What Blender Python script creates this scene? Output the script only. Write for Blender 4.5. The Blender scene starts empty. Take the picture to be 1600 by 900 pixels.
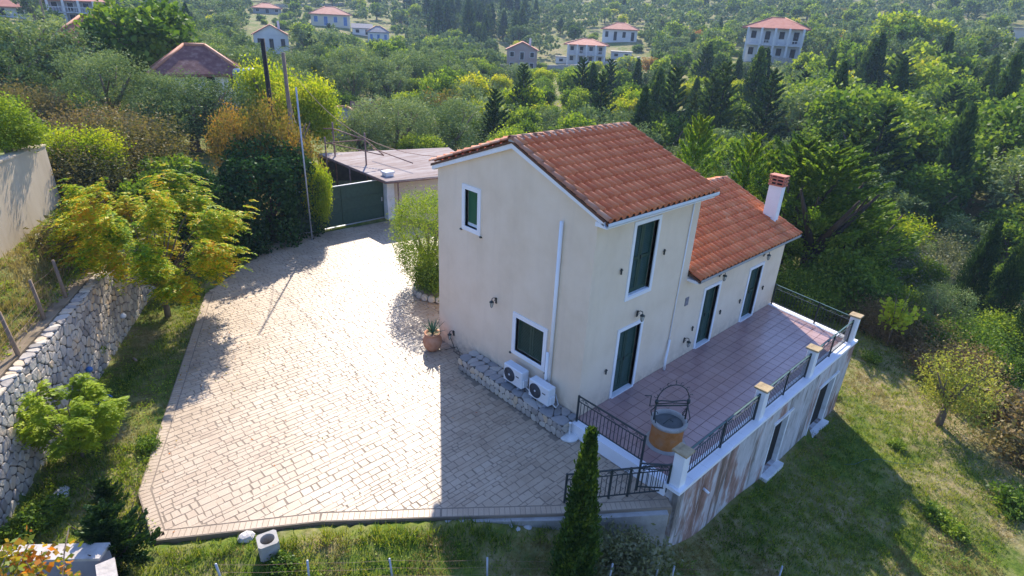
import bpy, math, random
import numpy as np
from mathutils import Matrix, Vector
R0 = math.radians
rnd = random.Random(7)
rng = np.random.default_rng(7)
scn = bpy.context.scene
col = scn.collection

# ------------------------------------------------------------------ camera
FPX = 905.0
def _n(v): return v/np.linalg.norm(v)
_vz = _n(np.array([708-800, 2423-450, FPX])); _up = -_vz
_v1 = _n(np.array([1862-800, 82-450, FPX]))
_X = _n(_v1-_up*(_v1@_up)); _Y = np.cross(_up, _X)
RC = np.array([_X, _Y, _up])
CAM = np.array([-10.058, -7.813, 9.5])
def ray(px, py): return _n(RC@np.array([px-800, py-450, FPX]))
def gp(px, py, z):                                   # where a line of sight meets the level z
    d = ray(px, py); return CAM+d*((z-CAM[2])/d[2])
def xp(px, py, x):
    d = ray(px, py); return CAM+d*((x-CAM[0])/d[0])
def proj(P):
    d = RC.T@(np.asarray(P, float)-CAM); return 800+FPX*d[0]/d[2], 450+FPX*d[1]/d[2], d[2]
cam = bpy.data.objects.new('camera', bpy.data.cameras.new('camera')); col.objects.link(cam)
cam.data.sensor_width = 36; cam.data.lens = FPX/1600*36
cam.data.clip_start = 0.1; cam.data.clip_end = 4000
M = Matrix.Identity(4)
for i, c in enumerate((RC[:, 0], -RC[:, 1], -RC[:, 2])):
    for j in range(3): M[j][i] = c[j]
for j in range(3): M[j][3] = CAM[j]
cam.matrix_world = M
scn.camera = cam

# ------------------------------------------------------------------ light
SUN_EL = 37.0
_s = RC@np.array([684-800, 27-450, FPX]); _s = _s[:2]/np.linalg.norm(_s[:2])
SUN = Vector((_s[0]*math.cos(R0(SUN_EL)), _s[1]*math.cos(R0(SUN_EL)), math.sin(R0(SUN_EL))))
world = bpy.data.worlds.new("World"); scn.world = world; world.use_nodes = True
wn = world.node_tree.nodes; wl = world.node_tree.links
sky = wn.new('ShaderNodeTexSky'); sky.sky_type = 'NISHITA'; sky.sun_disc = False
sky.sun_elevation = R0(SUN_EL); sky.sun_rotation = math.atan2(_s[0], _s[1])
sky.air_density = 1.2; sky.dust_density = 0.6; sky.ozone_density = 4.0
bg = wn['Background']; bg.inputs[1].default_value = 0.14
tn = wn.new('ShaderNodeMix'); tn.data_type = 'RGBA'; tn.blend_type = 'MULTIPLY'; tn.inputs[0].default_value = 1; tn.inputs[7].default_value = (.88, .95, 1.22, 1)
wl.new(sky.outputs[0], tn.inputs[6]); wl.new(tn.outputs[2], bg.inputs[0])
sd = bpy.data.lights.new('sun', 'SUN'); sd.energy = 5.0; sd.angle = R0(0.55); sd.color = (1.0, 0.90, 0.75)
so = bpy.data.objects.new('sun', sd); col.objects.link(so)
so.rotation_euler = SUN.to_track_quat('Z', 'Y').to_euler(); so.location = (0, 0, 60)
scn.view_settings.view_transform = 'Standard'; scn.view_settings.look = 'None'
scn.view_settings.exposure = 0.95; scn.view_settings.gamma = 1.0
scn.cycles.max_bounces = 6; scn.cycles.transparent_max_bounces = 4; scn.cycles.volume_bounces = 0

# ------------------------------------------------------------------ object helpers
def tag(o, label=None, cat=None, group=None, kind=None):
    if label: o['label'] = label
    if cat: o['category'] = cat
    if group: o['group'] = group
    if kind: o['kind'] = kind
    return o
def thing(name, label, cat, loc=(0, 0, 0), rz=0, group=None):
    o = bpy.data.objects.new(name, None); col.objects.link(o); o.empty_display_size = .2
    o.location = loc; o.rotation_euler = (0, 0, rz); return tag(o, label, cat, group)
def link(name, me, parent=None, loc=None, mw=None):
    o = bpy.data.objects.new(name, me); col.objects.link(o)
    if parent is not None: o.parent = parent
    if mw is not None: o.matrix_local = mw
    if loc is not None: o.location = loc
    return o
def mesh_np(name, V, F, mats, smooth=False, midx=None):
    """V (n,3), F (m,k) quads or triangles"""
    V = np.ascontiguousarray(V, dtype=np.float32); F = np.ascontiguousarray(F, dtype=np.int32)
    me = bpy.data.meshes.new(name); k = F.shape[1]
    me.vertices.add(len(V)); me.vertices.foreach_set('co', V.ravel())
    me.loops.add(F.size); me.loops.foreach_set('vertex_index', F.ravel())
    me.polygons.add(len(F)); me.polygons.foreach_set('loop_start', np.arange(0, F.size, k, dtype=np.int32))
    me.polygons.foreach_set('loop_total', np.full(len(F), k, dtype=np.int32))
    if midx is not None: me.polygons.foreach_set('material_index', np.ascontiguousarray(midx, dtype=np.int32))
    for m in (mats if isinstance(mats, (list, tuple)) else [mats]): me.materials.append(m)
    me.update(calc_edges=True)
    if smooth: me.polygons.foreach_set('use_smooth', np.ones(len(F), dtype=bool))
    return me
class MB:
    def __init__(s): s.v = []; s.f = []; s.sm = []
    def add(s, V, F, smooth=False):
        n = len(s.v); s.v += [tuple(map(float, p)) for p in V]; s.f += [tuple(i+n for i in f) for f in F]; s.sm += [smooth]*len(F); return s
    def box(s, a, b):
        x0, y0, z0 = a; x1, y1, z1 = b
        return s.add([(x0, y0, z0), (x1, y0, z0), (x1, y1, z0), (x0, y1, z0), (x0, y0, z1), (x1, y0, z1), (x1, y1, z1), (x0, y1, z1)],
              [(3, 2, 1, 0), (4, 5, 6, 7), (0, 1, 5, 4), (1, 2, 6, 5), (2, 3, 7, 6), (3, 0, 4, 7)])
    def bbox(s, a, b, r=.02):                         # box with chamfered edges
        x0, y0, z0 = a; x1, y1, z1 = b; V = []; 
        for (z, i) in ((z0, r), (z0+r, 0), (z1-r, 0), (z1, r)):
            V += [(x0+i+r*(i == 0), y0+i, z), (x1-i-r*(i == 0), y0+i, z), (x1-i, y0+i+r*(i == 0), z), (x1-i, y1-i-r*(i == 0), z), (x1-i-r*(i == 0), y1-i, z), (x0+i+r*(i == 0), y1-i, z), (x0+i, y1-i-r*(i == 0), z), (x0+i, y0+i+r*(i == 0), z)]
        F = [tuple(range(7, -1, -1)), tuple(range(24, 32))]
        for k in range(3):
            for j in range(8): F.append((k*8+j, k*8+(j+1) % 8, k*8+8+(j+1) % 8, k*8+8+j))
        return s.add(V, F)
    def prism(s, poly, z0, z1):                       # poly: list of (x,y) ccw
        n = len(poly); V = [(p[0], p[1], z0) for p in poly]+[(p[0], p[1], z1) for p in poly]
        F = [tuple(range(n-1, -1, -1)), tuple(range(n, 2*n))]+[(i, (i+1) % n, n+(i+1) % n, n+i) for i in range(n)]
        return s.add(V, F)
    def extr(s, poly, d):                             # any planar polygon extruded along a vector
        n = len(poly); d = Vector(d); V = [Vector(p) for p in poly]; V += [p+d for p in V]
        F = [tuple(range(n-1, -1, -1)), tuple(range(n, 2*n))]+[(i, (i+1) % n, n+(i+1) % n, n+i) for i in range(n)]
        return s.add(V, F)
    def tube(s, pts, r, n=6, cap=True):
        P = [Vector(p) for p in pts]; m = len(P); rs = r if isinstance(r, (list, tuple)) else [r]*m
        V = []; ref = Vector((0.31, 0.17, 0.93))
        for i in range(m):
            t = (P[min(i+1, m-1)]-P[max(i-1, 0)])
            if t.length < 1e-9: t = Vector((0, 0, 1))
            t.normalize()
            a = t.cross(ref)
            if a.length < .1: a = t.cross(Vector((1, 0, 0)))
            a.normalize(); b = t.cross(a)
            for k in range(n):
                w = 2*math.pi*k/n; V.append(P[i]+(a*math.cos(w)+b*math.sin(w))*rs[i])
        F = [(i*n+k, i*n+(k+1) % n, (i+1)*n+(k+1) % n, (i+1)*n+k) for i in range(m-1) for k in range(n)]
        if cap: F += [tuple(range(n-1, -1, -1)), tuple(range((m-1)*n, m*n))]
        return s.add(V, F, n > 4)
    def lathe(s, prof, n=20, c=(0, 0, 0)):
        V = []; m = len(prof)
        for (r, z) in prof:
            for k in range(n):
                w = 2*math.pi*k/n; V.append((c[0]+r*math.cos(w), c[1]+r*math.sin(w), c[2]+z))
        F = [(i*n+k, i*n+(k+1) % n, (i+1)*n+(k+1) % n, (i+1)*n+k) for i in range(m-1) for k in range(n)]
        return s.add(V, F, True)
    def mesh(s, name, mat):
        me = bpy.data.meshes.new(name); me.from_pydata(s.v, [], s.f)
        for m in (mat if isinstance(mat, (list, tuple)) else [mat]): me.materials.append(m)
        if any(s.sm): me.polygons.foreach_set('use_smooth', s.sm)
        me.update(); return me
    def build(s, name, mat, parent=None, loc=None): return link(name, s.mesh(name, mat), parent, loc)

# ------------------------------------------------------------------ materials
def nt(name):
    m = bpy.data.materials.new(name); m.use_nodes = True
    return m, m.node_tree.nodes, m.node_tree.links, m.node_tree.nodes['Principled BSDF']
def rgba(c): return (c[0], c[1], c[2], 1)
def ramp(N, stops, interp='LINEAR'):
    r = N.new('ShaderNodeValToRGB'); r.color_ramp.interpolation = interp
    e = r.color_ramp.elements
    while len(e) < len(stops): e.new(0.5)
    for i, (p, c) in enumerate(stops): e[i].position = p; e[i].color = rgba(c)
    return r
def math_(N, L, op, a, b=None):
    m = N.new('ShaderNodeMath'); m.operation = op
    for i, v in enumerate((a, b)):
        if v is None: continue
        if isinstance(v, (int, float)): m.inputs[i].default_value = v
        else: L.new(v, m.inputs[i])
    return m.outputs[0]
def rand_out(N, L):                                    # one random number per object and per loose piece
    oi = N.new('ShaderNodeObjectInfo'); ge = N.new('ShaderNodeNewGeometry')
    return math_(N, L, 'FRACT', math_(N, L, 'ADD', oi.outputs['Random'], ge.outputs['Random Per Island']))
def pmat(name, cols, scale=3., rough=.8, bump=.0, bscale=None, rw=0., nw=1., spec=.3, metal=0., stretch=None, detail=6., coat=0):
    """colour ramp driven by nw*noise + rw*random"""
    m, N, L, P = nt(name)
    tc = N.new('ShaderNodeTexCoord'); src = tc.outputs['Object']
    if stretch:
        mp = N.new('ShaderNodeMapping'); mp.inputs['Scale'].default_value = stretch; L.new(src, mp.inputs[0]); src = mp.outputs[0]
    no = N.new('ShaderNodeTexNoise'); no.inputs['Scale'].default_value = scale; no.inputs['Detail'].default_value = detail; no.inputs['Roughness'].default_value = .6
    L.new(src, no.inputs['Vector'])
    f = math_(N, L, 'MULTIPLY', math_(N, L, 'SUBTRACT', no.outputs[0], .5), 1.9*nw)
    if rw: f = math_(N, L, 'ADD', f, math_(N, L, 'MULTIPLY', math_(N, L, 'SUBTRACT', rand_out(N, L), .5), rw))
    f = math_(N, L, 'ADD', f, .5)
    if not isinstance(cols[0][0], (tuple, list)): cols = [(i/(len(cols)-1) if len(cols) > 1 else 0, c) for i, c in enumerate(cols)]
    r = ramp(N, cols); L.new(f, r.inputs[0]); L.new(r.outputs[0], P.inputs['Base Color'])
    P.inputs['Roughness'].default_value = rough; P.inputs['Metallic'].default_value = metal
    P.inputs['Specular IOR Level'].default_value = spec
    if coat: P.inputs['Coat Weight'].default_value = coat; P.inputs['Coat Roughness'].default_value = .25
    if bump:
        n2 = N.new('ShaderNodeTexNoise'); n2.inputs['Scale'].default_value = bscale or scale*6; n2.inputs['Detail'].default_value = 8
        L.new(src, n2.inputs['Vector'])
        b = N.new('ShaderNodeBump'); b.inputs['Strength'].default_value = bump; b.inputs['Distance'].default_value = .02
        L.new(n2.outputs[0], b.inputs['Height']); L.new(b.outputs[0], P.inputs['Normal'])
    return m
def leafmat(name, cols, scale=.9, trans=.42, tint=(1.25, 1.25, .55), rw=.55, gloss=.015):
    m, N, L, P = nt(name); N.remove(P)
    out = N['Material Output']; tc = N.new('ShaderNodeTexCoord')
    no = N.new('ShaderNodeTexNoise'); no.inputs['Scale'].default_value = scale; no.inputs['Detail'].default_value = 3
    L.new(tc.outputs['Object'], no.inputs['Vector'])
    oi = N.new('ShaderNodeObjectInfo'); ge = N.new('ShaderNodeNewGeometry')
    f = math_(N, L, 'MULTIPLY', math_(N, L, 'SUBTRACT', no.outputs[0], .5), 1.7)
    f = math_(N, L, 'ADD', f, math_(N, L, 'MULTIPLY', math_(N, L, 'SUBTRACT', ge.outputs['Random Per Island'], .5), rw))
    f = math_(N, L, 'ADD', f, math_(N, L, 'MULTIPLY', math_(N, L, 'SUBTRACT', oi.outputs['Random'], .5), .55))
    f = math_(N, L, 'ADD', f, .5)
    r = ramp(N, [(i/(len(cols)-1), c) for i, c in enumerate(cols)]); L.new(f, r.inputs[0])
    d = N.new('ShaderNodeBsdfDiffuse'); L.new(r.outputs[0], d.inputs[0])
    mx = N.new('ShaderNodeMix'); mx.data_type = 'RGBA'; mx.blend_type = 'MULTIPLY'; mx.inputs[0].default_value = 1
    L.new(r.outputs[0], mx.inputs[6]); mx.inputs[7].default_value = rgba(tint)
    t = N.new('ShaderNodeBsdfTranslucent'); L.new(mx.outputs[2], t.inputs[0])
    ms = N.new('ShaderNodeMixShader'); ms.inputs[0].default_value = trans; L.new(d.outputs[0], ms.inputs[1]); L.new(t.outputs[0], ms.inputs[2])
    g = N.new('ShaderNodeBsdfGlossy'); g.inputs['Roughness'].default_value = .45; g.inputs[0].default_value = (.8, .85, .8, 1)
    m2 = N.new('ShaderNodeMixShader'); m2.inputs[0].default_value = gloss; L.new(ms.outputs[0], m2.inputs[1]); L.new(g.outputs[0], m2.inputs[2])
    L.new(m2.outputs[0], out.inputs[0]); return m

MT = {}
MT['plaster'] = pmat('cream_plaster', [(.58, .485, .40), (.63, .53, .44), (.67, .575, .485)], .8, .9, .25, 60, spec=.15)
def plaster_mat():
    m, N, L, P = nt('cream_house_plaster'); tc = N.new('ShaderNodeTexCoord')
    def nz(sc, det, seed=0):
        mp = N.new('ShaderNodeMapping'); mp.inputs['Scale'].default_value = sc; mp.inputs['Location'].default_value = (seed, seed, seed); L.new(tc.outputs['Object'], mp.inputs[0])
        n = N.new('ShaderNodeTexNoise'); n.inputs['Scale'].default_value = 1; n.inputs['Detail'].default_value = det; n.inputs['Roughness'].default_value = .65; L.new(mp.outputs[0], n.inputs[0]); return n.outputs[0]
    a = ramp(N, [(.32, (.72, .585, .435)), (.5, (.77, .635, .485)), (.68, (.80, .67, .525))]); L.new(nz((.9, .9, .9), 8), a.inputs[0])
    b = ramp(N, [(.52, (0, 0, 0)), (.72, (1, 1, 1))]); L.new(nz((3.5, 3.5, .22), 6, 5), b.inputs[0])
    x = N.new('ShaderNodeMix'); x.data_type = 'RGBA'; L.new(math_(N, L, 'MULTIPLY', b.outputs[0], .10), x.inputs[0]); L.new(a.outputs[0], x.inputs[6]); x.inputs[7].default_value = (.36, .30, .25, 1)
    sp = N.new('ShaderNodeSeparateXYZ'); L.new(tc.outputs['Object'], sp.inputs[0])
    g = N.new('ShaderNodeMapRange'); g.inputs[1].default_value = .55; g.inputs[2].default_value = -.25; g.inputs[3].default_value = 0; g.inputs[4].default_value = .9; L.new(sp.outputs[2], g.inputs[0])
    c = ramp(N, [(.40, (0, 0, 0)), (.66, (1, 1, 1))]); L.new(nz((4, 4, 4), 8, 9), c.inputs[0])
    y = N.new('ShaderNodeMix'); y.data_type = 'RGBA'; L.new(math_(N, L, 'MULTIPLY', g.outputs[0], c.outputs[0]), y.inputs[0]); L.new(x.outputs[2], y.inputs[6]); y.inputs[7].default_value = (.34, .28, .22, 1)
    L.new(y.outputs[2], P.inputs['Base Color']); P.inputs['Roughness'].default_value = .9; P.inputs['Specular IOR Level'].default_value = .12
    n2 = N.new('ShaderNodeTexNoise'); n2.inputs['Scale'].default_value = 45; n2.inputs['Detail'].default_value = 6; L.new(tc.outputs['Object'], n2.inputs[0])
    bp = N.new('ShaderNodeBump'); bp.inputs['Strength'].default_value = .35; bp.inputs['Distance'].default_value = .015; L.new(n2.outputs[0], bp.inputs['Height']); L.new(bp.outputs[0], P.inputs['Normal'])
    return m
MT['housewall'] = plaster_mat()
MT['white'] = pmat('white_paint', [(.74, .75, .78), (.84, .85, .87)], 1.5, .6, .05)
MT['whitew'] = pmat('weathered_white_paint', [(.5, .49, .46), (.74, .74, .73), (.82, .82, .82)], 2.5, .75, .15)
MT['green'] = pmat('dark_green_paint', [(.018, .05, .038), (.035, .08, .06)], 6, .5, .0)
MT['greenpane'] = pmat('green_shutter_panel', [(.02, .10, .05), (.03, .13, .07)], 2, .4)
MT['iron'] = pmat('wrought_iron', [(.012, .02, .022), (.03, .045, .045)], 14, .45, spec=.5)
MT['ironteal'] = pmat('weathered_green_iron', [(.02, .06, .055), (.06, .13, .12)], 5, .5, spec=.5)
MT['tile'] = pmat('terracotta_roof_tile', [(.40, .085, .03), (.58, .165, .055), (.68, .235, .09), (.72, .37, .2)], 2.2, .55, .3, 40, rw=.38, nw=.6, spec=.4)
MT['ridge'] = pmat('ridge_tile', [(.30, .12, .07), (.46, .20, .12), (.50, .30, .20)], 4, .7, .3, 40, rw=.6)
MT['underlay'] = pmat('roof_mortar', [(.09, .045, .03), (.16, .08, .05)], 5, .9)
MT['paver'] = pmat('stamped_paver', [(.24, .175, .12), (.38, .285, .195), (.44, .34, .24), (.50, .40, .30)], .8, .50, .25, 30, rw=.26, nw=.9, spec=.5)
MT['joint'] = pmat('paver_joint', [(.19, .15, .11), (.28, .225, .17)], 3, .85, .2)
MT['tiles'] = pmat('terrace_tile', [(.32, .20, .185), (.38, .245, .225), (.43, .29, .27)], 1.1, .25, .1, 20, rw=.3, nw=.8, spec=.5)
MT['grout'] = pmat('tile_grout', [(.10, .07, .06), (.14, .1, .09)], 5, .8)
MT['stone'] = pmat('field_stone', [(.27, .245, .22), (.42, .375, .325), (.54, .49, .41), (.56, .43, .29)], 2.5, .85, .9, 14, rw=.9, nw=.7, spec=.2)
MT['flag'] = pmat('flagstone', [(.20, .20, .20), (.34, .32, .30), (.48, .44, .38)], 2.2, .7, .5, 14, rw=.8, nw=.7)
MT['mortar'] = pmat('dark_mortar', [(.07, .06, .05), (.13, .11, .09)], 4, .95, .4)
MT['soilm'] = pmat('dry_soil', [(.10, .075, .045), (.22, .17, .11), (.30, .24, .16)], 1.5, .95, .6, 9)
MT['beige'] = pmat('beige_render', [(.40, .32, .22), (.50, .41, .29), (.55, .46, .34)], 1.4, .9, .3, 30, stretch=(1, 1, .3), spec=.15)
MT['concrete'] = pmat('grey_concrete', [(.22, .21, .19), (.36, .34, .31), (.45, .43, .40)], 2.5, .85, .5, 20)
MT['purplec'] = pmat('pale_blockwork', [(.24, .23, .26), (.34, .33, .36)], 2, .85, .4, 14)
MT['bark'] = pmat('bark', [(.07, .05, .035), (.16, .125, .09), (.24, .20, .15)], 6, .95, .8, 18, stretch=(1, 1, .3))
MT['darkbark'] = pmat('dark_bark', [(.03, .022, .016), (.08, .06, .045)], 6, .95, .6, 18, stretch=(1, 1, .3))
MT['terracotta'] = pmat('terracotta', [(.36, .15, .075), (.48, .23, .13), (.55, .31, .2)], 4, .75, .2, 20)
MT['orangeclay'] = pmat('orange_clay', [(.34, .12, .03), (.46, .18, .05), (.40, .22, .12)], 5, .7, .2, 14)
MT['glass'] = pmat('dark_window_glass', [(.02, .03, .04), (.04, .06, .08)], 2, .12, spec=.7)
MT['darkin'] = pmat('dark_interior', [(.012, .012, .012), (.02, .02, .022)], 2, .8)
MT['acw'] = pmat('ac_casing', [(.62, .66, .70), (.72, .75, .78)], 3, .45, spec=.4)
MT['acg'] = pmat('ac_grille', [(.05, .055, .065), (.09, .095, .11)], 8, .5)
MT['blue'] = pmat('blue_plastic', [(.05, .13, .35), (.09, .22, .5)], 3, .4)
MT['wood'] = pmat('weathered_wood', [(.16, .11, .08), (.30, .23, .17)], 8, .9, .5, stretch=(1, 1, .2))
MT['darkpole'] = pmat('tarred_wood', [(.012, .010, .009), (.05, .04, .035)], 6, .85, .4, stretch=(1, 1, .2))
MT['grey'] = pmat('galvanised_metal', [(.28, .31, .36), (.42, .45, .5)], 8, .45, spec=.5, metal=.3)
MT['rust'] = pmat('rusty_pipe', [(.12, .06, .045), (.26, .15, .12), (.34, .26, .22)], 6, .75)
MT['sheet'] = pmat('corrugated_sheet', [(.20, .14, .12), (.31, .26, .245), (.42, .39, .38)], 1.2, .9, .1, stretch=(.4, 2.5, 1), spec=.1)
MT['straw'] = pmat('dead_leaves', [(.16, .09, .05), (.30, .2, .1)], 8, .9)
MT['black'] = pmat('black_rubber', [(.012, .012, .012), (.03, .03, .03)], 8, .5)
MT['asphalt'] = pmat('worn_asphalt', [(.12, .11, .10), (.2, .185, .165)], 1.5, .9, .3)

def stain_mat():
    m, N, L, P = nt('stained_terrace_plaster')
    tc = N.new('ShaderNodeTexCoord')
    def nz(sx, sz, seed, det=5):
        mp = N.new('ShaderNodeMapping'); mp.inputs['Scale'].default_value = (sx, 1, sz); mp.inputs['Location'].default_value = (seed, 0, 0)
        mp.inputs['Rotation'].default_value = (0, 0, 0)
        L.new(tc.outputs['Object'], mp.inputs[0])
        n = N.new('ShaderNodeTexNoise'); n.inputs['Scale'].default_value = 1; n.inputs['Detail'].default_value = det; n.inputs['Roughness'].default_value = .7; n.inputs['Distortion'].default_value = .15
        L.new(mp.outputs[0], n.inputs[0]); return n.outputs[0]
    r1 = ramp(N, [(.34, (.20, .17, .14)), (.44, (.48, .46, .45)), (.50, (.54, .51, .50)), (.56, (.36, .23, .185)), (.66, (.20, .115, .08))]); L.new(nz(.55, .24, 3.1), r1.inputs[0])
    r2 = ramp(N, [(.52, (0, 0, 0)), (.60, (1, 1, 1))]); L.new(nz(1.3, .12, 9.3), r2.inputs[0])
    mx = N.new('ShaderNodeMix'); mx.data_type = 'RGBA'; L.new(math_(N, L, 'MULTIPLY', r2.outputs[0], .8), mx.inputs[0]); L.new(r1.outputs[0], mx.inputs[6]); mx.inputs[7].default_value = (.14, .115, .085, 1)
    r3 = ramp(N, [(.54, (0, 0, 0)), (.60, (1, 1, 1))]); L.new(nz(5., .5, 21.3, 8), r3.inputs[0])
    m3 = N.new('ShaderNodeMix'); m3.data_type = 'RGBA'; L.new(math_(N, L, 'MULTIPLY', r3.outputs[0], .5), m3.inputs[0]); L.new(mx.outputs[2], m3.inputs[6]); m3.inputs[7].default_value = (.66, .66, .68, 1)
    L.new(m3.outputs[2], P.inputs['Base Color']); P.inputs['Roughness'].default_value = .9; P.inputs['Specular IOR Level'].default_value = .15
    return m
MT['stain'] = stain_mat(); MT['slatey'] = pmat('dark_grey_lid', [(.07, .08, .08), (.13, .14, .14)], 4, .7)

def ground_mat():
    m, N, L, P = nt('meadow_ground'); tc = N.new('ShaderNodeTexCoord')
    def nz(s, det=6, loc=0):
        mp = N.new('ShaderNodeMapping'); mp.inputs['Location'].default_value = (loc, loc*.7, 0); L.new(tc.outputs['Object'], mp.inputs[0])
        n = N.new('ShaderNodeTexNoise'); n.inputs['Scale'].default_value = s; n.inputs['Detail'].default_value = det; n.inputs['Roughness'].default_value = .65; L.new(mp.outputs[0], n.inputs[0]); return n.outputs[0]
    g = ramp(N, [(.3, (.035, .075, .012)), (.5, (.09, .135, .02)), (.7, (.19, .22, .04))]); L.new(nz(2.5), g.inputs[0])
    d = ramp(N, [(.3, (.16, .13, .05)), (.5, (.27, .22, .10)), (.72, (.36, .31, .18))]); L.new(nz(6.0, 8, 5), d.inputs[0])
    k = ramp(N, [(.43, (0, 0, 0)), (.58, (1, 1, 1))])
    a = math_(N, L, 'ADD', math_(N, L, 'MULTIPLY', nz(.22, 4, 11), .55), math_(N, L, 'MULTIPLY', nz(1.3, 8, 17), .45)); L.new(a, k.inputs[0])
    mx = N.new('ShaderNodeMix'); mx.data_type = 'RGBA'; L.new(k.outputs[0], mx.inputs[0]); L.new(g.outputs[0], mx.inputs[6]); L.new(d.outputs[0], mx.inputs[7])
    L.new(mx.outputs[2], P.inputs['Base Color']); P.inputs['Roughness'].default_value = .95; P.inputs['Specular IOR Level'].default_value = .1
    b = N.new('ShaderNodeBump'); b.inputs['Strength'].default_value = .8; b.inputs['Distance'].default_value = .06; L.new(nz(9, 8, 3), b.inputs['Height']); L.new(b.outputs[0], P.inputs['Normal'])
    return m
MT['ground'] = ground_mat()
LF = {
 'olive': leafmat('olive_leaf', [(.07, .115, .045), (.125, .185, .068), (.20, .265, .10), (.31, .36, .17)], 2.2, .24),
 'broad': leafmat('broad_leaf', [(.05, .105, .013), (.105, .185, .022), (.20, .28, .032), (.33, .40, .045)], 2.2, .42),
 'yellow': leafmat('yellow_green_leaf', [(.14, .24, .012), (.26, .34, .015), (.40, .42, .02), (.50, .44, .04)], 2.2, .48),
 'dark': leafmat('dark_conifer_leaf', [(.02, .052, .018), (.042, .088, .025), (.085, .145, .034), (.16, .215, .04)], 2.5, .24),
 'conifer': leafmat('bright_conifer_leaf', [(.05, .13, .015), (.10, .21, .02), (.20, .30, .022), (.38, .42, .025)], 2.0, .4),
 'hedge': leafmat('ivy_leaf', [(.012, .04, .012), (.025, .07, .018), (.05, .12, .03), (.09, .16, .05)], 1.2, .3),
 'hero': leafmat('autumn_compound_leaf', [(.12, .26, .01), (.27, .41, .012), (.46, .51, .015), (.64, .51, .015), (.64, .31, .015)], .9, .5, (1.2, 1.15, .4), .9),
 'orange': leafmat('autumn_orange_leaf', [(.12, .13, .03), (.22, .17, .04), (.34, .19, .05), (.36, .14, .05)], .9, .4),
 'brown': leafmat('dry_bramble_leaf', [(.10, .11, .04), (.18, .15, .06), (.26, .19, .09), (.2, .12, .06)], .9, .3),
 'lime': leafmat('lime_leaf', [(.22, .32, .02), (.38, .46, .03), (.52, .54, .04)], 1.1, .5),
 'silver': leafmat('silver_shrub_leaf', [(.10, .12, .05), (.18, .19, .10), (.28, .27, .17)], 2, .3),
 'grass': leafmat('grass_blade', [(.04, .09, .008), (.085, .155, .013), (.18, .24, .02), (.32, .32, .06)], .35, .4, rw=.9, gloss=.03),
 'dry': leafmat('dry_grass_blade', [(.16, .14, .05), (.26, .21, .09), (.34, .28, .14)], .5, .35, rw=.9, gloss=.02),
 'vine': leafmat('autumn_vine_leaf', [(.20, .26, .03), (.42, .34, .04), (.55, .22, .03), (.42, .09, .02)], 3, .5, (1.2, 1.0, .6), 1.1),
 'cyp': leafmat('cypress_tip_leaf', [(.02, .05, .012), (.05, .10, .018), (.12, .18, .022), (.32, .36, .04)], 1.6, .35),
 'yolive': leafmat('thin_yellow_leaf', [(.10, .14, .03), (.18, .22, .04), (.30, .32, .06), (.42, .40, .08)], 2.2, .4),
 'agave': leafmat('agave_blade', [(.06, .13, .08), (.12, .2, .14)], 2, .1),
}

# ------------------------------------------------------------------ terrain
D = -0.30                                               # level of the driveway
F1 = gp(0, 830, D)[:2]; F2 = gp(235, 460, D)[:2]        # foot of the dry stone wall
WD = _n(F2-F1); WN = np.array([-WD[1], WD[0]])           # along the wall / uphill behind it
ctrl = [(-9.5, 2.3, -.34), (-7, .2, -.34), (-4.7, -1.0, -.45), (-3.2, -2.2, -.7), (-2, -3.4, -1.1), (-9.5, 1, -.45), (-7, -1.2, -.6), (-4.7, -2.6, -.9), (-3, -4, -1.2), (-.3, -3.7, -1.75), (1.1, -3.6, -2.3), (2.5, -3.6, -2.35),
  (4.9, -3.5, -2.62), (7.4, -3.5, -2.68), (10.3, -3.5, -2.85), (12, -6, -2.9), (7.6, -7.1, -2.95), (2, -7, -2.7), (-3, -7, -1.9), (-8, -4, -1.1), (-12, 0, -.5),
  (13.4, -3.5, -2.85), (17.8, -4.5, -3.1), (12, 0, -2.5), (13, 4, -2.4), (8, 9, -1.2), (5, 14, -.5), (5, 18, -.3), (9, 20, -.6), (14, 12, -2.5), (2, 18, -.25), (-2, 18, -.2), (-4, 16, 0), (20, 0, -3.2), (18, 8, -3),
  (-9, 15, 2.3), (-7.5, 19, 2.4), (-3, 30, 2.3), (-12, 8, 2.2), (-1, 24, 1.4), (-14, 20, 4.6), (-16, 30, 5.0), (-20, 10, 4.8), (4, 28, .9), (10, 32, .2), (-3.5, 42, 2.2), (-14, 5, 1.5), (-16, -4, .5), (-30, -20, 0), (0, -40, -6), (30, -30, -8),
  (6.7, 49.6, 1.4), (2.5, 66, 2.6), (12, 140, 5.3), (-30, 60, 7), (-20, 90, 7), (116.8, 51.3, 4.0), (111.4, 96, -.2), (139.9, 108.8, 5.2), (86, 93.6, -1.2), (79.9, 170.8, 5.2), (45.2, 131.4, .6), (87.3, 155.2, 2.0),
  (315, 44.5, 24), (14, 321, 14), (212.7, 235.4, 19), (37.6, 55.8, -1), (46, 41, -1.8), (57.8, 5.9, -2.4), (48.6, -3, -3.8), (30, 25, -2.6), (28, -4, -5), (25, -6, -4.4), (52, 106, 0), (20, 60, 0), (90, 20, -.5), (90, -30, -4), (150, 0, 4),
  (600, 80, 75), (400, 450, 75), (20, 640, 70), (-300, 500, 60), (600, -300, 40), (200, -300, -10), (-300, -200, 10), (-250, 100, 30), (180, -90, 2), (0, -300, -20)]
ctrl = np.array(ctrl, float)
def _k(d): return np.sqrt(d*d+4.0)
_A = _k(np.linalg.norm(ctrl[:, None, :2]-ctrl[None, :, :2], axis=2)); _nn = len(ctrl)
_B = np.zeros((_nn+1, _nn+1)); _B[:_nn, :_nn] = _A; _B[:_nn, -1] = 1; _B[-1, :_nn] = 1
_W = np.linalg.solve(_B, np.append(ctrl[:, 2], 0))
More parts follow.
